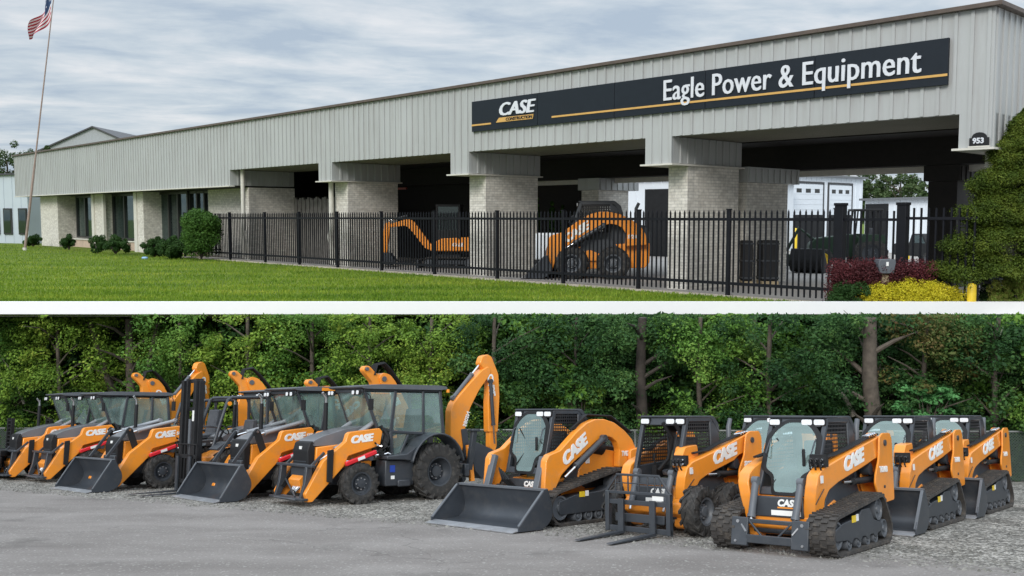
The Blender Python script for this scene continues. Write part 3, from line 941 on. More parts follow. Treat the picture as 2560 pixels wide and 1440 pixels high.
# ------------------------------------------------------------------ backhoe loader
def backhoe(label, M, bucket_on, boom, full=True, beacon=False, open_station=False):
    root = empty('backhoe_loader', M, label=label, cat='backhoe', group='backhoe loaders parked in a row')
    for s in (-1, 1):
        wheel(root, 'rear_wheel', (0, s*.86, .66), .66, .50, .34, 18, s, lug_h=.05, lug_w=.07, dish=.12, rimmat=DARK)
        wheel(root, 'front_wheel', (2.1, s*.84, .46), .46, .30, .25, 15, s, lug_h=.03, dish=.02, rimmat=DARK)
    ch = MB()
    ch.box(-.9, 3.0, -.38, .38, .42, .80)
    ch.cyl((2.1, -.7, .46), (2.1, .7, .46), .09)
    ch.cyl((0, -.6, .62), (0, .6, .62), .14)
    ch.box(-1.0, -.7, -.80, .80, .45, .75)
    ch.build('chassis', DARK, root, bevel=.02)
    for s in (-1, 1):
        b = MB()
        b.box(.62, 1.42, s*.45, s*.90, .36, .96)
        b.box(.74, 1.1, s*.905, s*.96, .34, .50)
        bt = b.build('side_tank', DARK, root, bevel=.03)
    d = MB(); d.box(1.16, 1.30, .902, .908, .68, .84); d.build('decal', BLUE, bt)
    d = MB(); d.box(1.17, 1.27, .902, .908, .52, .60); d.build('decal', WHITE, bt)
    # engine hood: grey top, orange flanks, dark grille
    h = MB()
    h.prism(fillet([(1.55, 1.45), (1.62, 1.76), (2.2, 1.68), (2.80, 1.52), (3.02, 1.42), (3.05, 1.30), (1.6, 1.32)], .05), -.36, .36)
    h.build('hood', HOOD, root, bevel=.05)
    h = MB()
    h.prism([(1.5, .80), (1.5, 1.42), (2.96, 1.28), (2.98, .80)], -.42, .42)
    h.build('hood_side_panel', ORANGE, root, bevel=.02)
    h = MB()
    h.prism(fillet([(2.96, .62), (2.96, 1.42), (3.10, 1.40), (3.16, 1.2), (3.12, .62)], .04), -.36, .36)
    g = h.build('grille', BLACK, root, bevel=.04)
    d = MB(); d.box(3.13, 3.15, -.06, .06, 1.18, 1.30); d.build('badge', WHITE, g)
    d = MB()
    for k in range(9): d.box(3.115, 3.145, -.28, .28, .70+.05*k, .72+.05*k)
    d.build('grille_bars', DARK, g)
    nb = MB(); nb.prism([(3.0, .42), (3.0, .95), (3.2, .90), (3.2, .42)], -.34, .34); nb.build('front_counterweight', DARK, root, bevel=.02)
    # fenders
    for s in (-1, 1):
        f = MB()
        arc = []
        for k in range(13):
            a = R(170 - 165*k/12)
            arc.append((.02 + .86*math.cos(PI-a)*-1, .74 + .86*math.sin(a)*.98))
        arc = [(.02 - .80*math.cos(R(15+150*k/12))*-1, .70 + .88*math.sin(R(15+150*k/12))) for k in range(13)]
        inner = [(x*.96, z-.05) for x, z in arc]
        f.prism(arc + inner[::-1], s*.55, s*1.10)
        f.prism([(arc[0][0], arc[0][1]), (arc[0][0]+.16, .96), (1.45, .98), (1.45, 1.06), (.9, 1.10), (arc[2][0], arc[2][1]), (arc[1][0], arc[1][1])], s*.55, s*1.02)
        f.build('fender', DARK, root, bevel=.02)
    if not open_station:
        # cab
        zr = 2.60
        c = MB()
        hw = .72
        for s in (-1, 1):
            y0, y1 = s*hw, s*(hw-.07)
            c.beam((1.50, s*(hw-.10), 1.70), (1.86, s*(hw-.12), zr), .06, .07)          # slim front pillar
            c.beam((1.12, s*(hw-.035), .98), (1.16, s*(hw-.035), 1.62), .07, .09)
            c.beam((1.16, s*(hw-.035), 1.62), (1.04, s*(hw-.035), zr), .06, .085)
            c.beam((.22, s*(hw-.035), 1.50), (.24, s*(hw-.035), zr), .06, .065)
            c.beam((-.38, s*(hw-.035), 1.50), (-.26, s*(hw-.035), zr), .07, .08)
            c.beam((1.18, s*(hw-.035), 1.62), (-.40, s*(hw-.035), 1.52), .06, .07)
            c.beam((1.9, s*(hw-.05), zr-.005), (-.3, s*(hw-.05), zr-.005), .06, .055)
            c.beam((1.14, s*(hw-.035), 1.02), (.86, s*(hw-.035), 1.06), .06, .08)
            c.beam((.90, s*(hw-.035), 1.04), (.66, s*(hw-.035), 1.54), .06, .06)
        c.beam((1.50, -hw+.1, 1.72), (1.50, hw-.1, 1.72), .06, .06)
        c.beam((1.88, -hw+.1, zr-.02), (1.88, hw-.1, zr-.02), .08, .09)
        c.beam((-.28, -hw+.05, zr-.02), (-.28, hw-.05, zr-.02), .08, .09)
        c.beam((-.40, -hw+.05, 1.5), (-.40, hw-.05, 1.5), .08, .08)
        cab = c.build('cab_frame', DARK, root, bevel=.015)
        r_ = MB()
        r_.prism(fillet([(2.02, 2.64), (2.04, 2.68), (1.5, 2.73), (-.2, 2.73), (-.42, 2.70), (-.44, 2.64), (-.2, 2.615), (1.9, 2.615)], .03), -.78, .78)
        ro = r_.build('cab_roof', GREY, root, bevel=.03)
        for y in (-.66, -.52, .46, .66):
            lamp(ro, 2.06, y, 2.53, .10, .09)
        for s in (-1, 1):
            a_ = MB(); a_.cyl((-.46, s*.76, 2.56), (-.46, s*.76, 2.64), .045, n=12); a_.build('marker_light', AMBER, ro)
        def pane(pts, name='window'):
            g = MB(); g.add(pts, [tuple(range(len(pts)))]); return g.build(name, GLASS, cab, smooth=False)
        for s in (-1, 1):
            y = s*(hw-.03)
            pane([(1.11, y, 1.66), (1.02, y, zr-.06), (.28, y, zr-.06), (.26, y, 1.58)])
            pane([(.18, y, 1.57), (.20, y, zr-.06), (-.24, y, zr-.06), (-.34, y, 1.55)])
            pane([(1.08, y, 1.08), (1.12, y, 1.60), (.70, y, 1.57), (.90, y, 1.12)])
            pane([(1.50, s*(hw-.1), 1.74), (1.84, s*(hw-.12), zr-.05), (1.08, y, zr-.05), (1.19, y, 1.68)])
        pane([(1.53, -.58, 1.75), (1.53, .58, 1.75), (1.87, .58, zr-.06), (1.87, -.58, zr-.06)], 'windshield')
        pane([(-.40, -.62, 1.55), (-.40, .62, 1.55), (-.28, .62, zr-.06), (-.28, -.62, zr-.06)])
    else:
        c = MB(); hw = .72
        for s in (-1, 1):
            c.tube([(1.16, s*.62, .98), (.98, s*.62, 1.8), (.84, s*.60, 2.34), (.74, s*.60, 2.42), (-.2, s*.60, 2.44), (-.30, s*.60, 2.38), (-.34, s*.62, 1.3)], .045, 10)
        for x in (.72, .2, -.22): c.cyl((x, -.60, 2.425), (x, .60, 2.425), .035, n=8)
        cab = c.build('roll_frame', DARK, root)
    i_ = MB()
    i_.box(.0, 1.2, -.6, .6, .92, .98)
    i_.prism([(1.22, .95), (1.48, .95), (1.46, 1.66), (1.30, 1.72)], -.5, .5)
    i_.build('cab_interior', LINER, cab)
    st = MB()
    st.prism(fillet([(.05, 1.30), (.58, 1.30), (.60, 1.42), (.22, 1.46), (.10, 2.16), (-.04, 2.16)], .05), -.27, .27)
    st.box(.1, .5, -.15, .15, .98, 1.3)
    st.build('seat', SEATM, cab, bevel=.03)
    sw = MB()
    sw.tube([(1.25, 0, 1.6), (1.02, 0, 1.85)], .03, 8)
    sw.tube([(1.0+.12*math.sin(a), .19*math.cos(a), 1.86+.14*math.sin(a)) for a in [2*PI*k/16 for k in range(16)]], .016, 6, closed=True)
    sw.build('steering_wheel', BLACK, cab)
    mi = MB(); mi.tube([(1.80, hw-.05, 2.5), (1.88, hw+.18, 2.46), (1.86, hw+.2, 2.36)], .012, 6); mi.box(1.83, 1.87, hw+.10, hw+.27, 2.12, 2.38)
    mi.build('mirror', BLACK, cab, bevel=.01)
    ex = MB(); ex.tube([(2.32, -.36, 1.6), (2.32, -.36, 2.30)], .05, 12); exo = ex.build('exhaust_stack', BLACK, root)
    ex = MB(); ex.tube([(2.32, -.36, 2.28), (2.32, -.36, 2.42), (2.42, -.36, 2.54)], [.034, .034, .032], 10); ex.build('exhaust_tip', CHROME, exo)
    if full and beacon:
        a_ = MB(); a_.box(.55, 1.25, .781, .805, 2.62, 2.70); a_.build('beacon_bar', AMBER, ro)
    # loader arms
    arm = [(1.44, 1.62), (1.52, 1.70), (1.70, 1.68), (2.30, 1.62), (2.36, 1.58), (2.42, 1.40), (2.98, .98), (3.40, .28), (3.34, .10), (3.22, .10), (2.44, .86), (2.34, 1.08), (1.50, 1.30)]
    for s in (-1, 1):
        a = MB(); a.prism(fillet(arm, .02, 2), s*.62, s*.78)
        ao = a.build('loader_arm', ORANGE, root, bevel=.014)
        cyl_ram(root, (1.80, s*.84, 1.02), (2.55, s*.70, .94), .05, .6, mat=DARK)
        if s > 0 or not full:
            t = MB(); t.beam((1.66, s*.86, 1.16), (2.46, s*.86, .90), .09, .10); 
            to = t.build('safety_strut', RED, root, bevel=.02)
            if s > 0:
                d = MB(); d.beam((1.98, s*.907, 1.056), (2.16, s*.907, 1.0), .004, .07); d.build('decal', WHITE, to)
        if s > 0:
            lettering('CASE', .23, WHITE, ao, (2.28, .786, 1.36), (-1, 0, .10), (.10, 0, 1), shear=.22, bold=.008, heavy=.016, sx=1.05)
            if boom != 'out': lettering('580', .12, WHITE, ao, (1.66, .786, 1.45), (-1, 0, .10), (.10, 0, 1), shear=.1, bold=.004)
        # bell crank levers and long self-levelling cylinder
        if bucket_on:
            lv = MB(); lv.prism(fillet([(2.84, 1.62), (2.94, 1.68), (3.02, 1.60), (2.72, .86), (2.60, .84), (2.56, .92)], .03), s*.54, s*.60)
            lv.build('tilt_lever', BLACK, root, bevel=.01)
            lk = MB(); lk.beam((2.94, s*.51, 1.60), (3.50, s*.51, .86), .05, .08); lk.build('link_bar', DARK, root, bevel=.01)
            cyl_ram(root, (1.55, s*.46, 1.84), (2.92, s*.46, 1.50), .055, .80, mat=SILVER)
            pn = MB(); pn.cyl((2.93, s*.40, 1.60), (2.93, s*.63, 1.60), .035, n=12); pn.build('pivot_pin', CHROME, root)
        else:
            lv = MB(); lv.prism(fillet([(2.74, 1.24), (2.90, 1.22), (2.90, .52), (2.76, .50)], .03), s*.79, s*.83)
            lv.prism([(2.80, 1.0), (2.96, .98), (3.34, .40), (3.24, .34)], s*.52, s*.57)
            lv.build('tilt_lever', BLACK, root, bevel=.01)
            lk = MB(); lk.beam((2.86, s*.60, 1.16), (3.32, s*.60, .74), .05, .07); lk.build('link_bar', DARK, root, bevel=.01)
            cyl_ram(root, (1.50, s*.50, 1.84), (2.92, s*.50, .98), .06, .72, mat=SILVER)
            gb = MB(); gb.prism([(2.5, 1.18), (2.62, 1.24), (3.06, .92), (2.98, .80)], s*.44, s*.48); gb.build('arm_gusset', ORANGE, root, bevel=.01)
    ct = MB(); ct.cyl((3.02, -.62, .62), (3.02, .62, .62), .07); ct.prism([(3.0, .32), (3.1, .75), (3.3, .55), (3.2, .25)], -.26, .26); ct.build('cross_tube', ORANGE, root, bevel=.01)
    hs = MB()
    for k in range(6):
        y = .46 + .03*k
        hs.tube([(1.55, y, 1.85-.03*k), (1.40, y+.04, 2.0-.05*k), (1.25, y+.15, 1.75-.06*k), (1.36, y+.22, 1.42-.03*k), (1.5, y+.1, 1.15)], .018, 6)
    hs.build('hydraulic_hose', BLACK, root)
    rr_ = random.Random(5)
    for mt_ in (BLACK, BLACK, CHROME):
        for k in range(4):
            x0, z0 = 1.15+rr_.random()*.45, 1.02+rr_.random()*.35
            P = [(x0, .80, z0)]
            for q in range(4): P.append((P[-1][0]+.12*(rr_.random()-.2), .80+.05*rr_.random(), P[-1][2]+.16*(rr_.random()-.5)))
            hh_ = MB(); hh_.tube(P, .016 if mt_ is BLACK else .022, 6); hh_.build('hydraulic_hose' if mt_ is BLACK else 'hydraulic_fitting', mt_, root)
    hs = MB()
    for k in range(5):
        hs.tube([(3.05+.04*k, -.2+.1*k, .5), (3.2, -.18+.1*k, .62-.03*k), (3.24, -.1+.08*k, .4), (3.3, -.1+.05*k, .28)], .02, 6)
    hs.build('hose_coupler', CHROME, root)
    if bucket_on:
        bucket(root, 4.14, 3.43, 1.16, .80)
    else:
        f = MB()
        f.beam((3.26, -.86, .88), (3.26, .86, .88), .10, .06)
        for s in (-1, 1):
            f.prism([(3.18, .86), (3.32, .86), (3.36, .5), (3.46, .16), (3.34, .14), (3.20, .45)], s*.66, s*.56)
        f.beam((3.42, -.80, .16), (3.42, .80, .16), .16, .05)
        f.beam((3.24, -.5, .55), (3.40, .3, .2), .04, .04)
        f.build('coupler_frame', DARK, root, bevel=.012)
        f = MB(); f.prism([(3.2, .12), (3.3, .20), (3.55, .16), (3.5, .12)], -.5, .5); f.build('coupler_tongue', GREY, root, bevel=.01)
    # ---- rear: swing post, stabilisers, boom
    sp = MB()
    sp.box(-1.28, -.98, -.16, .16, .45, 1.15)
    sp.box(-1.05, -.90, -.9, .9, .50, .80)
    sp.build('swing_post', DARK, root, bevel=.02)
    for s in (-1, 1):
        stb = MB(); stb.beam((-1.1, s*.80, .65), (-1.12, s*.98, 1.62), .12, .14); stb.box(-1.24, -1.0, s*.86, s*1.08, 1.60, 1.66)
        stb.build('stabiliser', DARK, root, bevel=.015)
        so = MB(); so.beam((-1.22, s*.62, 1.25), (-1.26, s*.72, .35), .10, .12); so.build('stabiliser_sleeve', ORANGE, root, bevel=.01)
    bm = Matrix.Identity(3)
    def cbeam(pts, w, y0, y1):
        return pts
    if boom == 'out' or boom[0] == 'out':
        before = set(root.children)
        bp = [(-1.12, .92), (-1.02, 1.25), (-1.02, 2.10), (-1.10, 2.30), (-1.28, 2.50), (-1.66, 2.86), (-2.05, 3.20), (-2.26, 3.30), (-2.36, 3.16), (-2.24, 2.98), (-1.95, 2.66), (-1.66, 2.20), (-1.52, 1.86), (-1.46, 1.30), (-1.36, .92)]
        bo = MB(); bo.prism(fillet(bp, .06), -.13, .13); boomo = bo.build('boom', ORANGE, root, bevel=.02)
        d = Vector((-.42, 0, 1)).normalized()
        lettering('580SN', .15, WHITE, boomo, (-1.40, .137, 1.72), (-.36, 0, 1), (-1, 0, -.36), shear=.1, bold=.004)
        stp = [(-1.98, 3.36), (-2.06, 3.56), (-2.24, 3.62), (-2.38, 3.56), (-2.62, 3.10), (-2.66, 2.50), (-2.60, 1.55), (-2.28, 1.55), (-2.26, 2.30), (-2.30, 2.95), (-2.14, 3.20)]
        so = MB(); so.prism(fillet(stp, .05), -.11, .11); st_ = so.build('dipper_stick', ORANGE, root, bevel=.02)
        lettering('CASE', .26, WHITE, st_, (-2.40, .117, 3.12), (-.16, 0, -1), (1, 0, -.16), shear=.22, bold=.012)
        k_ = MB(); k_.prism(fillet([(-2.56, 1.56), (-2.34, 1.56), (-2.34, 1.16), (-2.50, 1.02), (-2.58, 1.2)], .03), -.09, .09); k_.build('stick_end', ORANGE, root, bevel=.01)
        cyl_ram(root, (-1.18, 0, 2.44), (-2.20, 0, 3.50), .055, .6)
        cyl_ram(root, (-2.30, .16, 2.9), (-2.44, .16, 1.25), .05, .7, mat=DARK)
        bk = MB()
        prof = [(-1.52, .72), (-1.62, .42), (-1.86, .28), (-2.2, .30), (-2.62, .48), (-2.60, .56), (-2.2, .42), (-1.9, .40), (-1.72, .50), (-1.60, .76), (-1.5, 1.06), (-1.46, 1.22), (-1.58, 1.22)]
        bk.prism(fillet([(-1.48, 1.30), (-1.62, .60), (-1.86, .36), (-2.60, .42), (-2.70, .90), (-2.3, 1.08), (-1.66, 1.32)], .05), -.36, .36)
        bo_ = bk.build('digging_bucket', STEEL, root, bevel=.02)
        lk = MB(); lk.prism(fillet([(-1.34, 1.64), (-1.52, 1.66), (-1.66, 1.0), (-1.46, .9)], .03), -.16, .16); lk.prism([(-1.55, .35), (-1.40, .92), (-1.32, .85), (-1.45, .25)], -.1, .1); lk.build('bucket_link', DARK, root, bevel=.02)
        if boom != 'out':        # the whole digging arm swings about its post
            pv = Matrix.Translation((-1.10+boom[3], 0, boom[2])) @ Matrix.Rotation(R(boom[1]), 4, 'Z') @ Matrix.Translation((1.10, 0, 0))
            for ch in set(root.children) - before: ch.matrix_local = pv
    else:
        # folded for transport: boom curves back and up, its nose over the cab, the dipper hanging beneath
        ang, dx, dz = boom
        rotm = Matrix.Rotation(R(ang), 4, 'Z')
        pv = Matrix.Translation((-1.10, 0, 0)) @ rotm @ Matrix.Translation((1.10, 0, 0))
        def sh(prof): return [(x + dx*max(0, min(1, (z-1.2)/1.6)), z + dz*max(0, min(1, (z-1.2)/1.6))) for x, z in prof]
        def tb(prof, y0, y1, name, mat, bev=.02, par=None):
            m = MB(); m.prism(fillet(sh(prof), .06), y0, y1)
            m.v = [tuple(pv @ Vector(v)) for v in m.v]
            return m.build(name, mat, par or root, bevel=bev)
        bo_ = tb([(-1.10, .90), (-1.40, .92), (-1.85, 1.30), (-2.12, 1.62), (-2.08, 1.82), (-1.74, 2.26), (-1.20, 2.92), (-1.02, 3.10), (-.80, 3.16), (-.64, 3.04), (-.70, 2.86), (-1.26, 2.08), (-1.62, 1.66), (-1.30, 1.40)], -.14, .14, 'boom', ORANGE)
        ds_ = tb([(-.12, 3.20), (-.18, 3.33), (-.34, 3.33), (-.56, 3.14), (-.90, 3.04), (-1.00, 2.80), (-.98, 1.95), (-.88, 1.50), (-.58, 1.50), (-.48, 1.90), (-.52, 2.60), (-.46, 2.86), (-.28, 3.04)], -.10, .10, 'dipper_stick', ORANGE)
        m = MB()
        for x_, z_, r_ in ((-.23, 3.24, .05), (-.80, 2.98, .075), (-1.95, 1.72, .06)):
            (x_, z_), = sh([(x_, z_)]); m.cyl(pv @ Vector((x_, -.17, z_)), pv @ Vector((x_, .17, z_)), r_, n=14)
        m.build('pivot_pin', GREY, ds_)
        a_, b_ = sh([(-1.62, 2.42), (-.26, 3.27)])
        cyl_ram(root, tuple(pv @ Vector((a_[0], .0, a_[1]+.10))), tuple(pv @ Vector((b_[0], .0, b_[1]))), .055, .62, mat=DARK)
        q0, q1 = sh([(-1.06, 2.80), (-1.66, 2.10)])
        xd = Vector((q1[0]-q0[0], 0, q1[1]-q0[1])).normalized(); zd = Vector((-xd.z, 0, xd.x)) * -1
        zd = Vector((0, 1, 0)).cross(xd)
        o_ = Vector((q0[0], .146, q0[1])) - zd*.16
        lettering('CASE', .24, WHITE, bo_, tuple(pv @ o_), tuple(pv.to_3x3() @ xd), tuple(pv.to_3x3() @ zd), shear=.22, bold=.012)
        m = MB()
        for k in range(5):
            y = -.12+.06*k
            P = [(-.50, 3.08), (-.58, 3.36), (-.84, 3.42), (-1.06, 3.24), (-1.40, 2.86), (-1.84, 2.30)]
            m.tube([pv @ Vector((x, y, z + .02*(k % 2))) for x, z in sh(P)], .026, 6)
        m.build('hydraulic_hose', BLACK, root)
        tb([(-.60, 1.60), (-.95, 1.62), (-1.30, 1.30), (-1.10, .70), (-.70, .80), (-.55, 1.2)], -.32, .32, 'digging_bucket', STEEL)
        a_, b_ = sh([(-1.45, 1.55), (-.95, 2.70)])
        cyl_ram(root, tuple(pv @ Vector((a_[0], -.2, a_[1]))), tuple(pv @ Vector((b_[0], -.2, b_[1]))), .05, .6)
    return root

# ------------------------------------------------------------------ rough-terrain forklift
def forklift(label, M):
    root = empty('rough_terrain_forklift', M, label=label, cat='forklift')
    for s in (-1, 1):
        wheel(root, 'front_wheel', (0, s*.78, .58), .58, .42, .28, 16, s, lug_h=.045, dish=.08, rimmat=DARK)
        wheel(root, 'rear_wheel', (-2.1, s*.75, .42), .42, .30, .22, 14, s, dish=.02, rimmat=DARK)
    b = MB(); b.prism(fillet([(.4, .5), (.35, .95), (-.2, 1.15), (-1.2, 1.15), (-1.3, 1.35), (-2.7, 1.3), (-2.85, .6), (-2.6, .45)], .08), -.50, .50); b.build('body', ORANGE, root, bevel=.03)
    d = MB()
    for s in (-1, 1):
        d = MB(); d.prism(fillet([(.55, 1.14), (.3, 1.32), (-.3, 1.35), (-.6, 1.1), (-.62, 1.06), (-.28, 1.28), (.28, 1.26), (.5, 1.1)], .05), s*.52, s*.98); d.build('fender', DARK, root, bevel=.02)
    m = MB()
    for s in (-1, 1):
        m.box(.72, .92, s*.30, s*.44, .10, 2.90)
        m.box(.76, .86, s*.20, s*.29, .14, 2.94)
        m.box(.70, .84, s*.445, s*.49, .14, 2.88)
    for z in (.25, 1.2, 2.1, 2.84):
        m.box(.70, .78, -.42, .42, z, z+.10)
    mo = m.build('mast', BLACK, root, bevel=.01)
    c = MB(); c.cyl((.80, -.06, .3), (.80, -.06, 1.9), .045); c.build('lift_cylinder', GREY, mo)
    d = MB(); d.box(.922, .928, .32, .42, 1.85, 2.12); d.build('decal', WHITE, mo)
    c = MB()
    c.beam((.90, -.62, .95), (.90, .62, .95), .04, .10); c.beam((.90, -.62, .32), (.90, .62, .32), .04, .10)
    c.beam((.92, -.60, 1.26), (.92, .60, 1.26), .03, .03)
    for y in (-.60, -.42, -.24, -.06, .12, .30, .46, .60): c.box(.90, .92, y-.015, y+.015, .30, 1.27)
    ca = c.build('carriage', BLACK, root, bevel=.005)
    for y in (-.36, .36):
        k = MB(); k.box(.94, .99, y-.06, y+.06, .04, .95); k.prism([(.99, .04), (.99, .085), (2.15, .045), (2.2, .03)], y-.06, y+.06)
        k.build('fork', DARK, ca, bevel=.004)
    r_ = MB()
    for s in (-1, 1):
        y = s*.52
        r_.tube([(.44, y, 1.15), (.22, y, 1.9), (.06, y, 2.40), (-.04, y, 2.46), (-.98, y, 2.48), (-1.08, y, 2.42), (-1.10, y, 1.2)], .045, 10)
    for x, z in ((0, 2.45), (-.35, 2.46), (-.7, 2.47), (-1.02, 2.46)): r_.cyl((x, -.52, z), (x, .52, z), .03, n=8)
    r_.tube([(.28, -.52, 1.7), (.28, .52, 1.7)], .025, 8)
    r_.build('overhead_guard', DARK, root)
    s_ = MB(); s_.prism(fillet([(-.95, 1.2), (-.4, 1.2), (-.38, 1.36), (-.75, 1.40), (-.82, 1.88), (-.96, 1.88)], .05), -.25, .25); s_.build('seat', SEATM, root, bevel=.03)
    w_ = MB(); w_.tube([(.1, 0, 1.2), (-.1, 0, 1.6)], .03, 8); w_.tube([(-.12+.1*math.sin(a), .18*math.cos(a), 1.62+.12*math.sin(a)) for a in [2*PI*k/14 for k in range(14)]], .015, 6, closed=True); w_.build('steering_wheel', BLACK, root)
    l_ = MB(); l_.cyl((.04, .50, 2.30), (.04, .60, 2.30), .055, n=12); l_.build('marker_light', AMBER, root)
    return root

# ------------------------------------------------------------------ tracked excavator (behind the fence)
def excavator(label, M):
    root = empty('mini_excavator', M, label=label, cat='excavator')
    for s in (-1, 1):
        ys = sorted((s*.55, s*.95))
        track_unit(root, [(-1.0, .28, .27), (1.0, .28, .27)], ys[0], ys[1], s, 40, 'bar', [(1.0, .28, .2), (-1.0, .28, .2), (.4, .14, .08), (0, .14, .08), (-.4, .14, .08)], [(.9, .2), (.9, .4), (-.9, .4), (-.9, .2)], sticker=False)
    b = MB(); b.box(-.5, .6, -.5, .5, .3, .7); b.cyl((0, 0, .6), (0, 0, .82), .45, n=20); b.build('undercarriage', DARK, root, bevel=.02)
    b = MB(); b.prism(fillet([(-1.15, .85), (-1.15, 1.45), (-1.0, 1.55), (.3, 1.5), (.9, 1.2), (.9, .85)], .1), -.9, .9); bo = b.build('upper_body', ORANGE, root, bevel=.05)
    lettering('CASE', .24, WHITE, bo, (-.2, .906, 1.1), (-1, 0, 0), (0, 0, 1), shear=.2, bold=.01)
    c = MB()
    for x in (-.55, .55):
        for y in (-.1, .85): c.beam((x, y, 1.4), (x, y, 3.1), .10, .10)
    c.box(-.55, .55, -.14, .88, 1.4, 1.9); c.box(-.62, .62, -.16, .9, 3.06, 3.16); c.build('cab_frame', BLACK, root, bevel=.02)
    g = MB(); g.add([(.56, -.06, 1.5), (.56, .82, 1.5), (.56, .82, 3.05), (.56, -.06, 3.05)], [(0,1,2,3)]); g.add([(-.5, .86, 1.5), (.5, .86, 1.5), (.5, .86, 3.05), (-.5, .86, 3.05)], [(0,1,2,3)])
    g.build('window', WGL, root, smooth=False)
    b = MB(); b.prism(fillet([(.9, .95), (1.1, 1.15), (2.0, 2.35), (2.3, 2.45), (3.3, 2.15), (3.35, 2.0), (2.4, 2.1), (2.15, 1.9), (1.4, .95), (1.1, .85)], .08), -.6, -.4); b.build('boom', ORANGE, root, bevel=.02)
    b = MB(); b.prism(fillet([(3.2, 2.3), (3.5, 2.2), (3.62, 1.2), (3.55, .7), (3.4, .7), (3.3, 1.3)], .05), -.58, -.42); b.build('dipper_stick', ORANGE, root, bevel=.02)
    cyl_ram(root, (1.15, -.5, .9), (2.1, -.5, 1.95), .06, .6); cyl_ram(root, (2.4, -.5, 2.6), (3.3, -.5, 2.35), .05, .6, mat=DARK)
    b = MB(); b.prism(fillet([(3.6, .75), (3.2, .7), (2.9, .3), (3.2, .05), (3.7, .2)], .05), -.8, -.2); b.build('digging_bucket', DARK, root, bevel=.02)
    b = MB(); b.prism([(1.5, .02), (1.62, .02), (1.60, .42), (1.5, .42)], -.95, .95); b.beam((.6, 0, .35), (1.5, 0, .25), .5, .1); b.build('dozer_blade', DARK, root, bevel=.01)
    return root
# ------------------------------------------------------------------ TERRACE: ground and setting (units of U)
def ground_mat(name, cols, scale, rough=.9, bump=.3, bs=60, stretch=(1, 1, 1), detail=8):
    m, t, o = new_mat(name)
    b = NN(t, 'ShaderNodeBsdfPrincipled', Roughness=rough); b.inputs['Specular IOR Level'].default_value = .25
    g = NN(t, 'ShaderNodeTexCoord'); mp = NN(t, 'ShaderNodeMapping'); mp.inputs['Scale'].default_value = stretch
    t.links.new(g.outputs['Object'], mp.inputs[0])
    n1 = NN(t, 'ShaderNodeTexNoise', Scale=scale, Detail=float(detail), Roughness=.62)
    t.links.new(mp.outputs[0], n1.inputs['Vector'])
    n2 = NN(t, 'ShaderNodeTexNoise', Scale=bs, Detail=4.0, Roughness=.7)
    t.links.new(g.outputs['Object'], n2.inputs['Vector'])
    mxn = NN(t, 'ShaderNodeMix'); mxn.inputs[0].default_value = .42
    t.links.new(n1.outputs['Fac'], mxn.inputs[2]); t.links.new(n2.outputs['Fac'], mxn.inputs[3])
    cr = NN(t, 'ShaderNodeValToRGB'); el = cr.color_ramp.elements
    while len(el) < len(cols): el.new(.5)
    for i, c in enumerate(cols): el[i].position = .3 + .4*i/(len(cols)-1); el[i].color = (*c, 1)
    t.links.new(mxn.outputs[0], cr.inputs[0]); t.links.new(cr.outputs[0], b.inputs['Base Color'])
    bp = NN(t, 'ShaderNodeBump', Strength=bump, Distance=.05)
    t.links.new(n2.outputs['Fac'], bp.inputs['Height']); t.links.new(bp.outputs[0], b.inputs['Normal'])
    t.links.new(b.outputs[0], o.inputs[0])
    return m
LAWN = ground_mat('lawn_grass', [(.045, .085, .008), (.085, .135, .012), (.135, .185, .018), (.22, .25, .03)], .42, bump=.9, bs=4, stretch=(1.1, .38, 1))
CONC = ground_mat('yard_concrete', [(.24, .23, .21), (.33, .31, .29), (.42, .40, .37)], .2, bump=.15, bs=20)
WHITEC = pm('white_kerb', (.88, .88, .88), rough=.6, var=.01)
def fascia_mat():
    m = pm('cladding_metal', (0.425, 0.438, 0.432), rough=0.45, metal=0.05, var=0.05, scale=.25)
    t = m.node_tree; b = t.nodes['Principled BSDF']; src = b.inputs['Base Color'].links[0].from_socket
    g = NN(t, 'ShaderNodeTexCoord'); mp = NN(t, 'ShaderNodeMapping'); mp.inputs['Scale'].default_value = (2.6, 2.6, .22)
    t.links.new(g.outputs['Object'], mp.inputs[0])
    n = NN(t, 'ShaderNodeTexNoise', Scale=1.0, Detail=6.0, Roughness=.65); t.links.new(mp.outputs[0], n.inputs['Vector'])
    mr = NN(t, 'ShaderNodeMapRange'); mr.inputs['From Min'].default_value = .48; mr.inputs['From Max'].default_value = .75; mr.inputs['To Max'].default_value = .55
    t.links.new(n.outputs['Fac'], mr.inputs['Value'])
    mm = NN(t, 'ShaderNodeMix', _data_type='RGBA'); t.links.new(mr.outputs[0], mm.inputs[0]); t.links.new(src, mm.inputs[6]); mm.inputs[7].default_value = (.30, .285, .275, 1)
    t.links.new(mm.outputs[2], b.inputs['Base Color'])
    return m
CLAD = fascia_mat()
CLADB = pm('pale_blue_metal', (0.52, 0.58, 0.64), rough=0.45, metal=.1, var=.05, scale=.3)
CLADW = pm('white_metal', (0.78, 0.83, 0.88), rough=0.45, var=.04, scale=.3)
TRIMB = pm('brown_trim', (0.10, 0.075, 0.06), rough=.5, var=.2)
DARKIN = pm('near_black_interior', (0.014, 0.012, 0.011), rough=.8, var=.2)
SOFF = pm('ribbed_soffit', (0.20, 0.185, 0.15), rough=.6, var=.1, scale=.5)
WFRAME = pm('window_frame_dark', (0.03, 0.03, 0.03), rough=.4)
CREAM = pm('cream_trim', (0.62, 0.60, 0.54), rough=.55, var=.08)
FENCEM = pm('black_fence', (0.006, 0.0065, 0.010), rough=.55, var=.2, spec=.25)
BARK = pm('bark', (0.10, 0.082, 0.065), rough=.9, var=.35, scale=5, bump=.6, bscale=12)
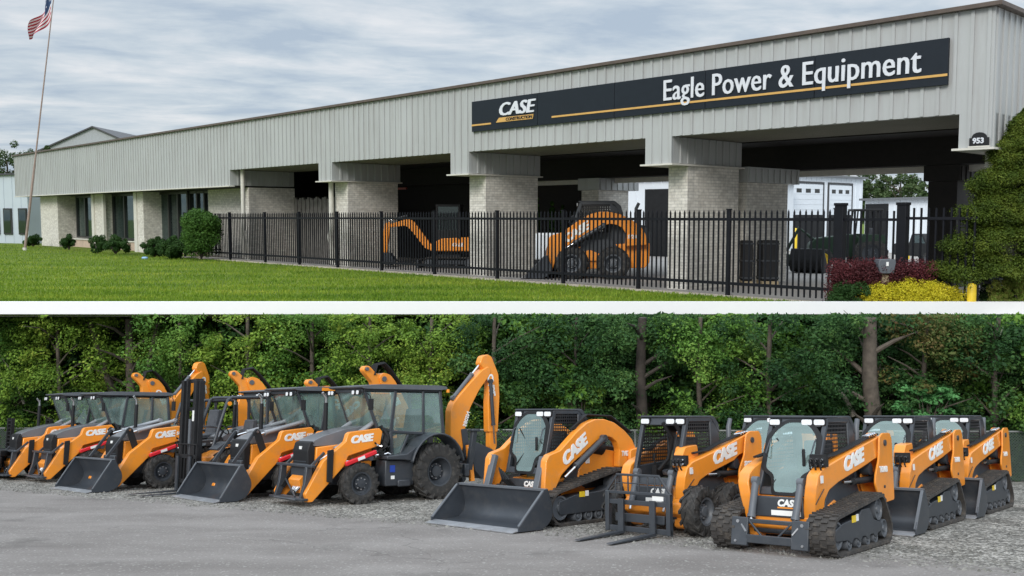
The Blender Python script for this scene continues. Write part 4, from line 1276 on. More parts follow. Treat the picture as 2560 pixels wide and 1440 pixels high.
BARKD = pm('dark_bark', (0.055, 0.045, 0.038), rough=.9, var=.35, scale=5, bump=.6, bscale=12)
WOODP = pm('post_wood', (0.30, 0.24, 0.15), rough=.8, var=.2, scale=4)
def brick_mat(name, c1, c2, mortar, bw=.22, bh=.075):
    m, t, o = new_mat(name)
    b = NN(t, 'ShaderNodeBsdfPrincipled', Roughness=.85)
    g = NN(t, 'ShaderNodeTexCoord'); sp = NN(t, 'ShaderNodeSeparateXYZ'); t.links.new(g.outputs['Object'], sp.inputs[0])
    ad = NN(t, 'ShaderNodeMath', _operation='ADD'); t.links.new(sp.outputs[0], ad.inputs[0]); t.links.new(sp.outputs[1], ad.inputs[1])
    cb = NN(t, 'ShaderNodeCombineXYZ'); t.links.new(ad.outputs[0], cb.inputs[0]); t.links.new(sp.outputs[2], cb.inputs[1])
    br = NN(t, 'ShaderNodeTexBrick', Scale=1.0)
    br.inputs['Brick Width'].default_value = bw; br.inputs['Row Height'].default_value = bh
    br.inputs['Mortar Size'].default_value = .012; br.inputs['Bias'].default_value = -.2
    br.inputs['Color1'].default_value = (*c1, 1); br.inputs['Color2'].default_value = (*c2, 1); br.inputs['Mortar'].default_value = (*mortar, 1)
    t.links.new(cb.outputs[0], br.inputs['Vector'])
    nz = NN(t, 'ShaderNodeTexNoise', Scale=3.5, Detail=6.0); t.links.new(cb.outputs[0], nz.inputs['Vector'])
    mr = NN(t, 'ShaderNodeMapRange'); mr.inputs['From Min'].default_value = .35; mr.inputs['From Max'].default_value = .7
    mr.inputs['To Min'].default_value = .80; mr.inputs['To Max'].default_value = 1.08
    t.links.new(nz.outputs['Fac'], mr.inputs['Value'])
    vs = NN(t, 'ShaderNodeVectorMath', _operation='SCALE'); t.links.new(br.outputs['Color'], vs.inputs[0]); t.links.new(mr.outputs[0], vs.inputs['Scale'])
    t.links.new(vs.outputs[0], b.inputs['Base Color'])
    bp = NN(t, 'ShaderNodeBump', Strength=.5, Distance=.02); bp.invert = True
    t.links.new(br.outputs['Fac'], bp.inputs['Height']); t.links.new(bp.outputs[0], b.inputs['Normal'])
    t.links.new(b.outputs[0], o.inputs[0])
    return m
BRICK = brick_mat('cream_brick', (.76, .73, .66), (.60, .565, .50), (.48, .46, .43), .42, .15)
PINK = pm('pink_stone_sill', (.50, .38, .30), rough=.8, var=.2, scale=1)

DE = 9.45                                    # distance of the terrace's front edge
def sheet(name, pts, z, mat, thick=0.0, kind='structure'):
    m = MB(U)
    if thick:
        m.prism([(p[0], p[1]) for p in pts], z - thick, z, 'z')
    else:
        m.add([(p[0], p[1], z) for p in pts], [tuple(range(len(pts)))])
    o = m.build(name, mat, smooth=False)
    return tag(o, kind=kind)
# one deck slab: lawn on top, underside paled to bounce light onto the trees; its front edge is chamfered back
m = MB(U)
m.prism([(DE+.02, -1.0), (420, -1.0), (420, -1.04), (DE+.5, -1.04)], -230, 230, 'x') if False else None
vs = [(-230, DE, -1.0), (230, DE, -1.0), (230, 420, -1.0), (-230, 420, -1.0)]
m.add(vs, [(0, 1, 2, 3)])
tag(m.build('lawn', LAWN, smooth=False), kind='structure')
m = MB(U)
m.box(-230, 230, DE + .35, 420, -1.045, -1.004)
m.add([(-230, DE, -1.003), (230, DE, -1.003), (230, DE+.36, -1.044), (-230, DE+.36, -1.044)], [(0, 3, 2, 1)])
tag(m.build('terrace_slab', pm('pale_bounce_slab', (.68, .67, .64), rough=.8, var=.06), smooth=False), kind='structure')
# low white kerb wall along the edge of the terrace
zt_ = atA(1280, 754, DE).z; zb_ = atA(1280, 785, DE - .004).z
m = MB(U)
m.box(-60, 60, DE - .02, DE + .03, zb_, zt_)
k_ = m.build('kerb_wall', WHITEC, smooth=False)
tag(k_, 'long low white kerb wall along the front edge of the lawn', 'kerb wall')
# paving: driveway inside and behind the portico
O2 = Vector((4.985, 9.982)); D1 = Vector((-.6863, .7273)); D2 = Vector((.7273, .6863))
def FW(t, w): p = O2 + D1 * t + D2 * w; return (p.x, p.y)
def fenceW(t): return -.50
sheet('yard_pavement', [FW(-2.0, -.56), FW(18.4, -.56), FW(18.4, .3), FW(16.4, 1.4), FW(16.4, 60), FW(-60, 60), FW(-60, -.2)], -.999, CONC)

# blades of grass standing over the front of the lawn
nb = 220000
gy = DE + .06 + 24*rng.random(nb)**2.2; gx = (rng.random(nb)*1.16-.58)*gy*1.02 - .4
ww_ = (gx-O2.x)*D2.x + (gy-O2.y)*D2.y
kp = ww_ < -.62; gx, gy = gx[kp]*U, gy[kp]*U; nb = len(gx)
hh = .05+.10*rng.random(nb); an = rng.random(nb)*6.283; lx = rng.normal(size=nb)*.04; ly = rng.normal(size=nb)*.04; bw = .022
gz = np.full(nb, -U)
Vg = np.stack([np.stack([gx-bw*np.cos(an), gy-bw*np.sin(an), gz], 1), np.stack([gx+bw*np.cos(an), gy+bw*np.sin(an), gz], 1), np.stack([gx+bw*.6*np.cos(an)+lx, gy+bw*.6*np.sin(an)+ly, gz+hh], 1), np.stack([gx-bw*.6*np.cos(an)+lx, gy-bw*.6*np.sin(an)+ly, gz+hh], 1)], 1).reshape(-1, 3)
GRASSM = leaf_mat('grass_blades', [(.06, .135, .010), (.13, .225, .020), (.22, .31, .032), (.40, .42, .06)], trans=.3, wscale=1.0, wamt=.62, stretch=(.10, .42, 0))

# building frame: local x = towards the right-hand corner, y = into the building
ANG = math.atan2(-D1.y, -D1.x)
MBD = Matrix.Translation((O2.x * U, O2.y * U, -U)) @ Matrix.Rotation(ANG, 4, 'Z')
bld = empty('dealership_building', MBD, label='long single-storey building with ribbed grey-green metal fascia over cream brick columns', cat='building')
def pt(name, mb, mat, bevel=0, parent=bld, **k):
    o = mb.build(name, mat, parent, bevel=bevel, **k); return o
def X(t): return -t
# fascia outline in (x, z)
HT, HO, HB_ = 3.10, 2.055, 1.70
boxes = [(-.18, .14), (3.82, 4.26), (7.92, 8.39), (12.02, 12.50)]
edge = [(X(-.18), HT), (X(-.18), HB_)]
cur = -.18
for a, b in boxes:
    if a > -.18: edge += [(X(a), HO), (X(a), HB_)]
    edge += [(X(b), HB_), (X(b), HO)]
edge += [(X(16.27), HO), (X(16.27), HB_), (X(32.4), HB_), (X(32.4), HT)]
m = MB(U); m.prism(edge, -.35, -.27)
m.box(X(-.18) - .0, X(-.18) - .08, -.27, 3.46, HB_, HT)
k = 0
tt = -.18 + .05
def zlow(t):
    if t > 16.27: return HB_
    for a, b in boxes:
        if a - .01 <= t <= b + .01: return HB_
    return HO
while tt < 32.4:
    z0 = zlow(tt)
    m.prism([(X(tt)-.018, z0+.004), (X(tt)+.018, z0+.004), (X(tt)+.018, HT-.01), (X(tt)-.018, HT-.01)], -.366, -.348)
    tt += .165
w = -.30
while w < 3.4:
    m.box(X(-.18) - .001, X(-.18) + .016, w-.018, w+.018, HB_+.004, HT-.01); w += .165
pt('fascia_cladding', m, CLAD, smooth=False)
for a, b in boxes + [(16.27, 16.6)]:
    m = MB(U)
    m.box(X(b), X(a), -.268, 1.30, HB_+.006, HO-.002)
    w = -.15
    while w < 1.28:
        m.box(X(a)-.001, X(a)+.014, w-.02, w+.02, HB_+.01, HO-.004); w += .165
    pt('column_cladding', m, CLAD, smooth=False)
m = MB(U)
m.box(X(32.5), X(-.26), -.42, -.34, HT, HT+.045)
m.box(X(-.26), X(-.18)-.02, -.34, 3.46, HT, HT+.045)
pt('roof_edge', m, TRIMB, bevel=.01)
for a, b in boxes:
    m = MB(U); m.box(X(b)-.05, X(a)+.05, -.40, 1.32, HB_-.022, HB_+.0); pt('fascia_drip_edge', m, CREAM)
m = MB(U); m.box(X(32.42), X(16.22), -.40, -.26, HB_-.022, HB_+.0); pt('fascia_drip_edge', m, CREAM)
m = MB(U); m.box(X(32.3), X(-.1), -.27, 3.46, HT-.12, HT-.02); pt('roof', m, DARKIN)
m = MB(U)
for i in range(66):
    m.box(X(16.25), X(-.17), -.265 + i*.0235, -.265 + i*.0235 + .014, HO+.004, HO+.018)
m.box(X(16.25), X(-.17), -.268, 1.30, HO+.016, HO+.03)
pt('soffit', m, SOFF, smooth=False)
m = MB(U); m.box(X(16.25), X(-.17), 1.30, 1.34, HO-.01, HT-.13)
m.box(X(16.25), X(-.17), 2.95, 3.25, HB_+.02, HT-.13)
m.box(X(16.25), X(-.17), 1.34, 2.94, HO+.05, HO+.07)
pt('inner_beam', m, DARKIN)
m = MB(U); m.box(X(12.0), X(-.17), 3.25, 3.32, HB_-.07, HB_+.06); pt('rear_beam_trim', m, CREAM)
# brick columns
for (t0, t1) in ((-.30, .0), (3.81, 4.13), (7.90, 8.31), (12.0, 12.46)):
    m = MB(U); m.box(X(t1), X(t0), 0, 1.22, 0, HB_-.024); pt('brick_column', m, BRICK)
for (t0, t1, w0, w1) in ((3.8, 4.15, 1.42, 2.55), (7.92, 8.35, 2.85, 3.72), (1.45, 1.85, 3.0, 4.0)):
    m = MB(U); m.box(X(t1), X(t0), w0, w1, 0, 1.49); c_ = pt('rear_brick_column', m, BRICK if t0 > 2 else DARKIN)  # far right column near-black: the shade on its unlit face is painted in
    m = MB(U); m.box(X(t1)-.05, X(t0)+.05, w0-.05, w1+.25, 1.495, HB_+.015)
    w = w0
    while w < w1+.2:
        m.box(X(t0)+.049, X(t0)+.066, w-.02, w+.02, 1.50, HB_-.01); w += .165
    pt('column_cladding', m, CLAD if t0 > 2 else DARKIN, smooth=False)  # far right box carries the same painted shade
# bay 1 back wall (dark) and bay 0 walls
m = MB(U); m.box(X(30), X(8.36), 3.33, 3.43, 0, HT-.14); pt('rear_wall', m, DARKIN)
m = MB(U); m.box(X(16.6), X(16.25), .10, 1.30, 0, HB_-.03); m.box(X(18.97), X(16.60), .40, .60, 0, HB_-.024); pt('brick_wall', m, BRICK)
m = MB(U)
for i in range(26):
    t = 14.1 + i*.09
    m.box(X(t+.082), X(t), 1.26 + (.015 if i % 2 else 0), 1.31 + (.015 if i % 2 else 0), .02, 1.42 + .03*math.sin(i*1.7))
pt('screen_panel', m, pm('weathered_grey_panel', (.20, .19, .175), rough=.8, var=.3, scale=2), smooth=False)
m = MB(U); m.box(X(14.2), X(12.5), 1.8, 1.84, 1.58, 1.62); pt('red_rail', m, pm('red_rail_paint', (.25, .03, .02), rough=.5))
for t, w in ((16.05, -.15), (12.42, -.12)):
    m = MB(U); m.tube([(X(t), w, HO if t > 13 else HB_), (X(t), w, .75), (X(t)-.05, w-.02, .60), (X(t)+.02, w-.01, .35), (X(t), w, .05)], .048, 12)
    pt('downpipe', m, CREAM)
    m = MB(U); m.tube([(X(t), w, .05), (X(t-.3), w-.05, .03)], .03, 8); pt('drain_pipe', m, CREAM)
# west wing: recessed windows between brick piers
for t0, t1, w0 in ((31.0, 31.5, .35), (29.15, 30.9, 0), (22.10, 22.60, 0), (25.3, 26.1, .08)):
    m = MB(U); m.box(X(t1), X(t0), w0, .9, 0, HB_-.024); pt('brick_pier', m, BRICK)
for t0, t1, w0 in ((26.0, 26.2, .04), (25.2, 25.34, .04), (22.52, 22.72, -.03)):
    m = MB(U); m.box(X(t1), X(t0), w0, w0+.08, 0, HB_-.026); pt('pier_trim', m, CREAM, bevel=.01)
m = MB(U); m.box(X(29.1), X(19.1), .36, .86, 0, .24); pt('sill_wall', m, PINK)
m = MB(U); m.box(X(29.1), X(19.1), .33, .86, .242, .28); pt('window_sill', m, CREAM)
WGL = glass_mat('office_glass', (.25, .3, .3), refl=.12, haze=.25, hazecol=(.06, .08, .08))
CURT = pm('grey_curtain', (.30, .32, .32), rough=.9, var=.25, scale=3)
for t0, t1, wo in ((26.25, 28.6, -.10), (22.6, 25.28, -.16), (20.35, 22.15, -.04), (19.0, 20.3, 0)):
    m = MB(U); n = 3; W = (t1-t0)/n
    for i in range(n+1): m.box(X(t0+W*i)-.035, X(t0+W*i)+.035, .50+wo, .58+wo, .31, HB_-.03)
    m.box(X(t1), X(t0), .50+wo, .575+wo, HB_-.10, HB_-.032); m.box(X(t1), X(t0), .50+wo, .575+wo, .31, .36)
    f_ = pt('window', m, WFRAME)
    g = MB(U); g.add([(X(t1), .55+wo, .33), (X(t0), .55+wo, .33), (X(t0), .55+wo, HB_-.05), (X(t1), .55+wo, HB_-.05)], [(0,1,2,3)]); g.build('pane', WGL, f_, smooth=False)
    c_ = MB(U)
    for i in range(n):
        if i % 2 == 0 or t0 > 22: c_.box(X(t0+W*(i+.75)), X(t0+W*(i+.30)), .58+wo, .60+wo, .35, HB_-.1)
    c_.build('curtain', CURT, f_)
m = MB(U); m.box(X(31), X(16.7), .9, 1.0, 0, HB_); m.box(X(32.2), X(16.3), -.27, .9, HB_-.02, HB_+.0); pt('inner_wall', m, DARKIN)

# name board on the fascia
SIGN = pm('sign_navy', (0.010, 0.015, 0.022), rough=.55, var=.08, spec=.3)
GOLD = pm('sign_gold', (0.62, 0.36, 0.10), rough=.45, var=.08)
SWH = pm('sign_white', (0.66, 0.68, 0.72), rough=.4, var=.03)
SY = -.352
sign = empty('name_sign', MBD, label='long dark navy sign reading Eagle Power & Equipment with a gold stripe', cat='sign')
m = MB(U)
t0s, t1s, z0s, z1s = .25, 7.79, 2.365, 2.845
npan = 5
for i in range(npan):
    a = t0s + (t1s-t0s)*i/npan; b = t0s + (t1s-t0s)*(i+1)/npan
    m.box(X(b)+.004, X(a)-.004, SY-.05, SY-.016, z0s, z1s)
m.build('sign_board', SIGN, sign, bevel=.006)
m = MB(U); m.box(X(5.98), X(t0s+.005), SY-.056, SY-.049, z0s+.088, z0s+.114); m.box(X(t1s-.005), X(7.32), SY-.056, SY-.049, z0s+.088, z0s+.114)
m.build('gold_stripe', GOLD, sign)
def sgn(txt, t, z, size, mat, **k):
    return lettering(txt, size*U, mat, sign, (X(t)*U, (SY-.06)*U, z*U), (1, 0, 0), (0, 0, 1), depth=.006*U, **k)
sgn('Eagle Power & Equipment', 3.91, z0s+.155, .385, SWH, bold=.0, heavy=.020, space=1.03, fit=3.38*U)
sgn('CASE', 7.10, z0s+.205, .28, SWH, shear=.22, bold=.0, heavy=.060, fit=.78*U)
m = MB(U); m.prism([(X(7.2), z0s+.105), (X(7.13), z0s+.175), (X(6.36), z0s+.175), (X(6.38), z0s+.105)], SY-.058, SY-.049); lb = m.build('logo_bar', GOLD, sign)
lettering('CONSTRUCTION', .062*U, SIGN, sign, (X(6.97)*U, (SY-.062)*U, (z0s+.12)*U), (1, 0, 0), (0, 0, 1), depth=.002*U, shear=.1, bold=.002*U, sx=1.2)
# street number plaque
pl = empty('number_plaque', MBD, label='small black arched street number plaque reading 953', cat='number plaque')
m = MB(U); m.prism([(X(.02), 1.72), (X(.02), 1.80)] + [(X(-.075)+(-.075)*math.cos(PI*k/8), 1.80+.055*math.sin(PI*k/8)) for k in range(9)] + [(X(-.17), 1.80), (X(-.17), 1.72)], -.385, -.366); m.build('plate', BLACK, pl, bevel=.005)
m = MB(U); m.box(X(.03), X(-.18), -.389, -.366, 1.703, 1.717); m.build('plate_edge', CREAM, pl)
lettering('953', .075*U, SWH, pl, (X(-.015)*U, -.389*U, 1.745*U), (1, 0, 0), (0, 0, 1), depth=.003*U, bold=.003*U, sx=1.0)

# ------------------------------------------------------------------ fence and gate
fen = empty('picket_fence', MBD, label='black metal picket fence in front of the brick columns', cat='fence')
WF = -.52
posts = [1.38, 2.80, 4.22, 5.62, 7.05, 8.62, 10.15, 11.6, 13.0, 14.4, 16.0, 18.35]
FT = 1.05
m = MB(U)
t = 1.46
while t < 18.3:
    if min(abs(t-p) for p in posts) > .035:
        m.box(X(t)-.0085, X(t)+.0085, WF-.0085, WF+.0085, .06, FT-.0)
        m.add([(X(t)-.0085, WF-.0085, FT), (X(t)+.0085, WF-.0085, FT), (X(t)+.0085, WF+.0085, FT), (X(t)-.0085, WF+.0085, FT), (X(t), WF, FT+.035)], [(0,1,4),(1,2,4),(2,3,4),(3,0,4)])
    t += .0745
w = WF + .1
while w < .42:
    m.box(X(18.35)-.012, X(18.35)+.012, w-.012, w+.012, .06, FT+.02); w += .10
m.build('pickets', FENCEM, fen, smooth=False)
m = MB(U)
for z in (.965, .17):
    m.box(X(18.35), X(1.42), WF-.018, WF+.018, z-.018, z+.018)
    m.box(X(18.35)-.018, X(18.35)+.018, WF, .42, z-.018, z+.018)
m.build('rail', FENCEM, fen)
for p in posts:
    m = MB(U); m.box(X(p)-.023, X(p)+.023, WF-.023, WF+.023, -.02, FT+.03); m.box(X(p)-.028, X(p)+.028, WF-.028, WF+.028, FT+.03, FT+.045)
    m.build('post', FENCEM, fen, bevel=.01)
gate = empty('metal_gate', MBD, label='black picket gate between two thick square posts by the red hedge', cat='gate')
for p in (1.33, .62):
    m = MB(U); m.box(X(p)-.05, X(p)+.05, WF-.05, WF+.05, -.02, 1.12); m.box(X(p)-.058, X(p)+.058, WF-.058, WF+.058, 1.12, 1.15)
    m.build('gate_post', FENCEM, gate, bevel=.012)
m = MB(U)
t = .72
while t < 1.27: m.box(X(t)-.009, X(t)+.009, WF-.009, WF+.009, .08, 1.06); t += .074
m.build('pickets', FENCEM, gate, smooth=False)
m = MB(U); m.box(X(1.28), X(.67), WF-.018, WF+.018, .95, .98); m.box(X(1.28), X(.67), WF-.018, WF+.018, .15, .18)
m.build('rail', FENCEM, gate)
fn2 = empty('picket_fence', MBD, label='short black picket fence panel between the gate and the conifer', cat='fence')
m = MB(U)
t = -.12
while t < .56: m.box(X(t)-.009, X(t)+.009, WF-.009, WF+.009, .06, 1.09); t += .078
m.build('pickets', FENCEM, fn2, smooth=False)
m = MB(U); m.box(X(.57), X(-.15), WF-.018, WF+.018, .965, .995); m.box(X(.57), X(-.15), WF-.018, WF+.018, .15, .18); m.build('rail', FENCEM, fn2)
m = MB(U); m.box(X(18.4), X(-.2), WF-.08, WF+.08, -.0, .022); m.box(X(18.43), X(18.27), WF+.08, .5, 0, .022)
tag(m.build('concrete_curb', pm('curb_concrete', (.42, .37, .31), rough=.85, var=.12)), kind='structure'); bpy.context.view_layer.update()
cu_ = bpy.data.objects['concrete_curb']; cu_.matrix_world = MBD

# ------------------------------------------------------------------ background buildings
def block(name, label, p0, p1, depth, h, mat, roofmat, ribs=0, roof_over=.12, gable=None, cat='building'):
    """box building whose front wall runs between two ground points (units of U)"""
    a = Vector(p0); b = Vector(p1); d = (b-a); Lx = d.length; ang = math.atan2(d.y, d.x)
    M = Matrix.Translation((a.x*U, a.y*U, -U)) @ Matrix.Rotation(ang, 4, 'Z')
    root = empty(name, M, label=label, cat=cat)
    m = MB(U)
    m.box(0, Lx, 0, depth, 0, h)
    if gable: m.prism([(-.0, h), (Lx*.5, h+gable), (Lx, h)], .01, depth-.01)
    if ribs:
        x = ribs/2
        while x < Lx: m.box(x-.012, x+.012, -.014, .001, .02, h-.02); x += ribs
    m.build('wall', mat, root, smooth=False)
    m = MB(U)
    if gable:
        for sx in (0, 1):
            x0, x1 = (-.15, Lx*.5) if sx == 0 else (Lx+.15, Lx*.5)
            z0 = h - .15*gable/(Lx*.5)
            m.prism([(x0, z0), (x1, h+gable), (x1, h+gable+.09), (x0, z0+.09)], -.15, depth+.1)
    else:
        m.box(-roof_over, Lx+roof_over, -roof_over, depth+roof_over, h, h+.06)
    m.build('roof', roofmat, root)
    return root, Lx
ROOFG = pm('grey_roof', (.16, .17, .18), rough=.5)
DKROOF = pm('dark_roof_edge', (.05, .05, .055), rough=.5)
def gxy(u, Y): p = atA(u, 541, Y); return (p.x, p.y)
# garage building
r_, Lx = block('garage_building', 'white metal garage with two raised roller doors beyond the portico', gxy(1966, 28), gxy(2155, 31), 8, 2.22, CLADW, ROOFG, ribs=.3)
for (x0, x1) in ((.06*Lx, .44*Lx), (.52*Lx, .83*Lx)):
    m = MB(U)
    for i in range(6): m.box(x0, x1, -.03, -.016, 1.05+i*.155, 1.05+i*.155+.15)
    dd = m.build('garage_door', CLADW, r_)
    m = MB(U)
    for i in range(3): 
        xa = x0 + (x1-x0)*(.12+.30*i); m.box(xa, xa+(x1-x0)*.16, -.036, -.029, 1.72, 1.84)
    m.build('door_window', WFRAME, dd)
    m = MB(U); m.box(x0, x1, -.03, -.016, 0, 1.05); m.build('black_doorway_sheet', BLACK, r_)  # flat black sheet paints in the dark interior under the raised door
    m = MB(U); m.box(x0-.06, x0, -.04, -.015, 0, 2.0); m.box(x1, x1+.06, -.04, -.015, 0, 2.0); m.box(x0-.06, x1+.06, -.04, -.015, 2.0, 2.06); m.build('door_frame', DKROOF, r_)
r_, Lx = block('open_shed', 'low white metal shed with a blacked-in open bay beside the garage', gxy(2162, 27), gxy(2330, 24.5), 6, 1.45, CLADW, ROOFG, ribs=.22)
m = MB(U); m.box(.05, Lx*.38, -.03, -.016, 0, 1.35); m.build('black_bay_sheet', BLACK, r_)  # darkness inside the bay painted as a flat black sheet
r_, Lx = block('white_warehouse', 'white ribbed warehouse wall seen between the middle columns', gxy(1250, 27), gxy(1720, 23), 6, 1.92, CLADW, ROOFG, ribs=.25)
m = MB(U); m.box(Lx*.80, Lx*.97, -.03, -.016, 0, 1.68); m.build('black_doorway_sheet', BLACK, r_)  # flat black sheet on the wall at the doorway
m = MB(U); m.box(Lx*.42, Lx*.47, -.03, -.016, 0, 1.7); m.build('downpipe', BLACK, r_)
# left side buildings
r_, Lx = block('blue_metal_building', 'pale blue metal building with narrow dark windows at the left edge', gxy(-210, 38), gxy(70, 34.6), 5, 1.9+.75, CLADB, DKROOF, ribs=.5)
r_.location.z -= .12*U
for u0, u1 in ((-8, 5), (15, 35), (50, 70)):
    x0 = Lx*(u0+210)/280; x1 = Lx*(u1+210)/280
    m = MB(U); m.box(x0, min(x1, Lx-.02), -.05, -.016, .45, 1.42); f_ = m.build('window', WFRAME, r_)
    m = MB(U); m.box(x0+.05, min(x1, Lx)-.07, -.056, -.051, .50, 1.37); m.build('pane', WGL, f_)
r_, Lx = block('gabled_warehouse', 'pale grey gabled warehouse roof rising behind the long fascia', gxy(60, 60), gxy(420, 60), 30, 4.6, pm('grey_metal', (.34, .36, .38), rough=.5), DKROOF, ribs=.6, gable=2.0)

# ------------------------------------------------------------------ foliage helpers
def leaf_cloud(centers, radii, n_each, size, squash=1.0, up=.4, clipz=None, rngl=rng, shell=.5):
    """quads scattered through clumps; returns verts, faces arrays"""
    C = np.repeat(np.asarray(centers, float), n_each, 0); Rr = np.repeat(np.asarray(radii, float), n_each, 0)
    n = len(C)
    d = rngl.normal(size=(n, 3)); d /= np.linalg.norm(d, axis=1)[:, None]
    rad = rngl.random(n) ** (1/3) * (1-shell) + shell
    rad = rad * (rngl.random(n) ** .15)
    if Rr.ndim == 1: Rr = np.stack([Rr, Rr, Rr*squash], 1)
    P = C + d * rad[:, None] * Rr
    nrm = d + rngl.normal(size=(n, 3)) * .7 + np.array([0, 0, up]); nrm /= np.linalg.norm(nrm, axis=1)[:, None]
    a = np.cross(nrm, rngl.normal(size=(n, 3))); a /= np.linalg.norm(a, axis=1)[:, None]
    b = np.cross(nrm, a)
    s = size * (.6 + .8 * rngl.random(n))[:, None]
    V = np.stack([P - a*s*.5, P + b*s*.28 - a*s*.05 + nrm*s*.08, P + a*s*.5, P - b*s*.28 - a*s*.05 + nrm*s*.08], 1)
    if clipz is not None:
        keep = clipz(P)
        V = V[keep]
    return V.reshape(-1, 3)
def leaves_obj(name, V, mat, parent=None):
    n = len(V)//4
    me = bpy.data.meshes.new(name)
    me.vertices.add(len(V)); me.vertices.foreach_set('co', V.astype(np.float32).ravel())
    me.loops.add(n*4); me.loops.foreach_set('vertex_index', np.arange(n*4, dtype=np.int32))
    me.polygons.add(n); me.polygons.foreach_set('loop_start', np.arange(0, n*4, 4, dtype=np.int32))
    me.update(calc_edges=True)
    me.materials.append(mat)
    o = bpy.data.objects.new(name, me); COL.objects.link(o)
    if parent: o.parent = parent
    return o
def shrub(name, label, cat, c, r, n_clumps, per, size, mat, group=None, squash=1.0, clump=.35, flat=False, stem=True):
    """c: base centre, r: (rx, ry, rz) of the whole crown, metres (world)"""
    root = empty(name, loc=c, label=label, cat=cat, group=group)
    cs = []; rs = []
    for k in range(n_clumps):
        d = rng.normal(size=3); d /= np.linalg.norm(d); q = rng.random()**.4
        if flat: p = np.array([(rng.random()*2-1)*r[0], (rng.random()*2-1)*r[1], (rng.random()*2-.9)*r[2]])*.88 + np.array([0, 0, r[2]])
        else: p = d*q*np.array(r)*.84 + np.array([0, 0, r[2]])
        cs.append(p); rs.append(min(r)*clump*(.7+.6*rng.random()))
    V = leaf_cloud(cs, rs, per, size, squash)
    V[:, 2] = np.maximum(V[:, 2], .01)
    leaves_obj('foliage', V, mat, root)
    if stem:
        m = MB()
        for k in range(5):
            a = 2*PI*k/5; m.tube([(0, 0, -.02), (.2*r[0]*math.cos(a), .2*r[1]*math.sin(a), r[2]*.6), (.45*r[0]*math.cos(a), .45*r[1]*math.sin(a), r[2]*1.2)], [.05, .04, .02], 6)
        m.build('stem', BARKD, root)
    return root
tag(leaves_obj('grass_blades', Vg, GRASSM), kind='stuff')
G_HEDGE = leaf_mat('dark_shrub_leaves', [(.018, .05, .012), (.035, .085, .02), (.06, .12, .03)])
G_ROUND = leaf_mat('shrub_leaves', [(.03, .08, .014), (.06, .14, .025), (.12, .23, .045)])
G_CON = leaf_mat('conifer_needles', [(.030, .058, .009), (.075, .115, .015), (.18, .22, .032)], trans=.2, wscale=1.6, wamt=.65)
G_RED = leaf_mat('barberry_leaves', [(.05, .020, .022), (.105, .028, .032), (.22, .045, .052)])
G_YEL = leaf_mat('golden_leaves', [(.34, .34, .015), (.60, .54, .03), (.80, .68, .06)])
G_MIX = leaf_mat('mixed_leaves', [(.09, .17, .025), (.19, .29, .045), (.26, .24, .07), (.36, .48, .08)])
G_FAR = leaf_mat('far_leaves', [(.03, .06, .02), (.06, .10, .035), (.12, .16, .07)])
def shr_px(name, label, u0, u1, vt, vb, Y, **k):
    """shrub that fills a pixel box at distance Y (units of U)"""
    a = atA(u0, vb, Y); b = atA(u1, vb, Y); t = atA((u0+u1)/2, vt, Y)
    z0 = max(-1.0, a.z) if k.pop('on_ground', True) else a.z
    z0 = -1.0
    grow = k.pop('grow', 1.0)
    rx = (b.x-a.x)/2*U*grow; rz = (t.z-z0)/2*U*(1+(grow-1)*.4)
    ry = k.pop('ry', None) or rx
    return shrub(name, label, k.pop('cat', 'shrub'), ((a.x+b.x)/2*U, Y*U, z0*U), (rx, ry, rz), k.pop('nc', 30), k.pop('per', 220), k.pop('size', .16), k.pop('mat', G_HEDGE), **k)
shr_px('low_shrub', 'small clipped dark shrub at the far left corner of the wing', 62, 104, 588, 612, 31, nc=26, per=220, grow=1.35)
shr_px('low_shrub', 'tiny round shrub below the first office window', 158, 186, 590, 604, 28, nc=20, per=200, grow=1.3)
shr_px('low_shrub', 'narrow dark shrub against the slim window pier', 228, 262, 592, 622, 25.4, nc=22, per=200, grow=1.3)
shr_px('low_shrub', 'clipped shrub under the second office window', 258, 320, 592, 624, 24.8, nc=34, per=260, grow=1.3)
shr_px('low_shrub', 'clipped shrub right of the wide brick pier', 360, 412, 597, 628, 23.2, nc=34, per=260, grow=1.35)
shr_px('low_shrub', 'broad low shrub between pier shrub and tall bush', 405, 480, 595, 634, 22.2, nc=50, per=280, grow=1.25)
shr_px('tall_shrub', 'tall round leafy bush beside the left end of the picket fence', 455, 552, 512, 640, 21.5, nc=120, per=260, mat=G_ROUND, size=.15, ry=1.5, grow=1.08, clump=.40)
# ornamental lawn stone
m = MB(); p = gA(362, 648); m.lathe([(.001, 0), (.25, 0), (.28, .10), (.20, .20), (.001, .22)], (0, 0, 0), 14, ax='z')
o = m.build('ground_cap', pm('pale_blue_plastic', (.25, .42, .60), rough=.4)); o.location = (p.x*U, p.y*U, -U)
tag(o, 'small pale blue round cap standing on the lawn', 'utility cap')
# flag pole
p = gA(62, 626); top = atA(137, -30, p.y * 1.0)
fp = empty('flag_pole', loc=(p.x*U, p.y*U, -U), label='tall thin leaning flag pole on the lawn at the left', cat='flag pole')
tv = Vector(((top.x-p.x)*U, 0, (top.z+1)*U))
m = MB(); m.tube([(0, 0, 0), tuple(tv*.3), tuple(tv*.36), tuple(tv)], [.14, .12, .085, .05], 12); m.build('pole', pm('weathered_pole', (.30, .22, .19), rough=.5, var=.2), fp)
m = MB(); m.cyl((0, 0, 0), (0, 0, .3), .22, n=14); m.build('base', CREAM, fp)
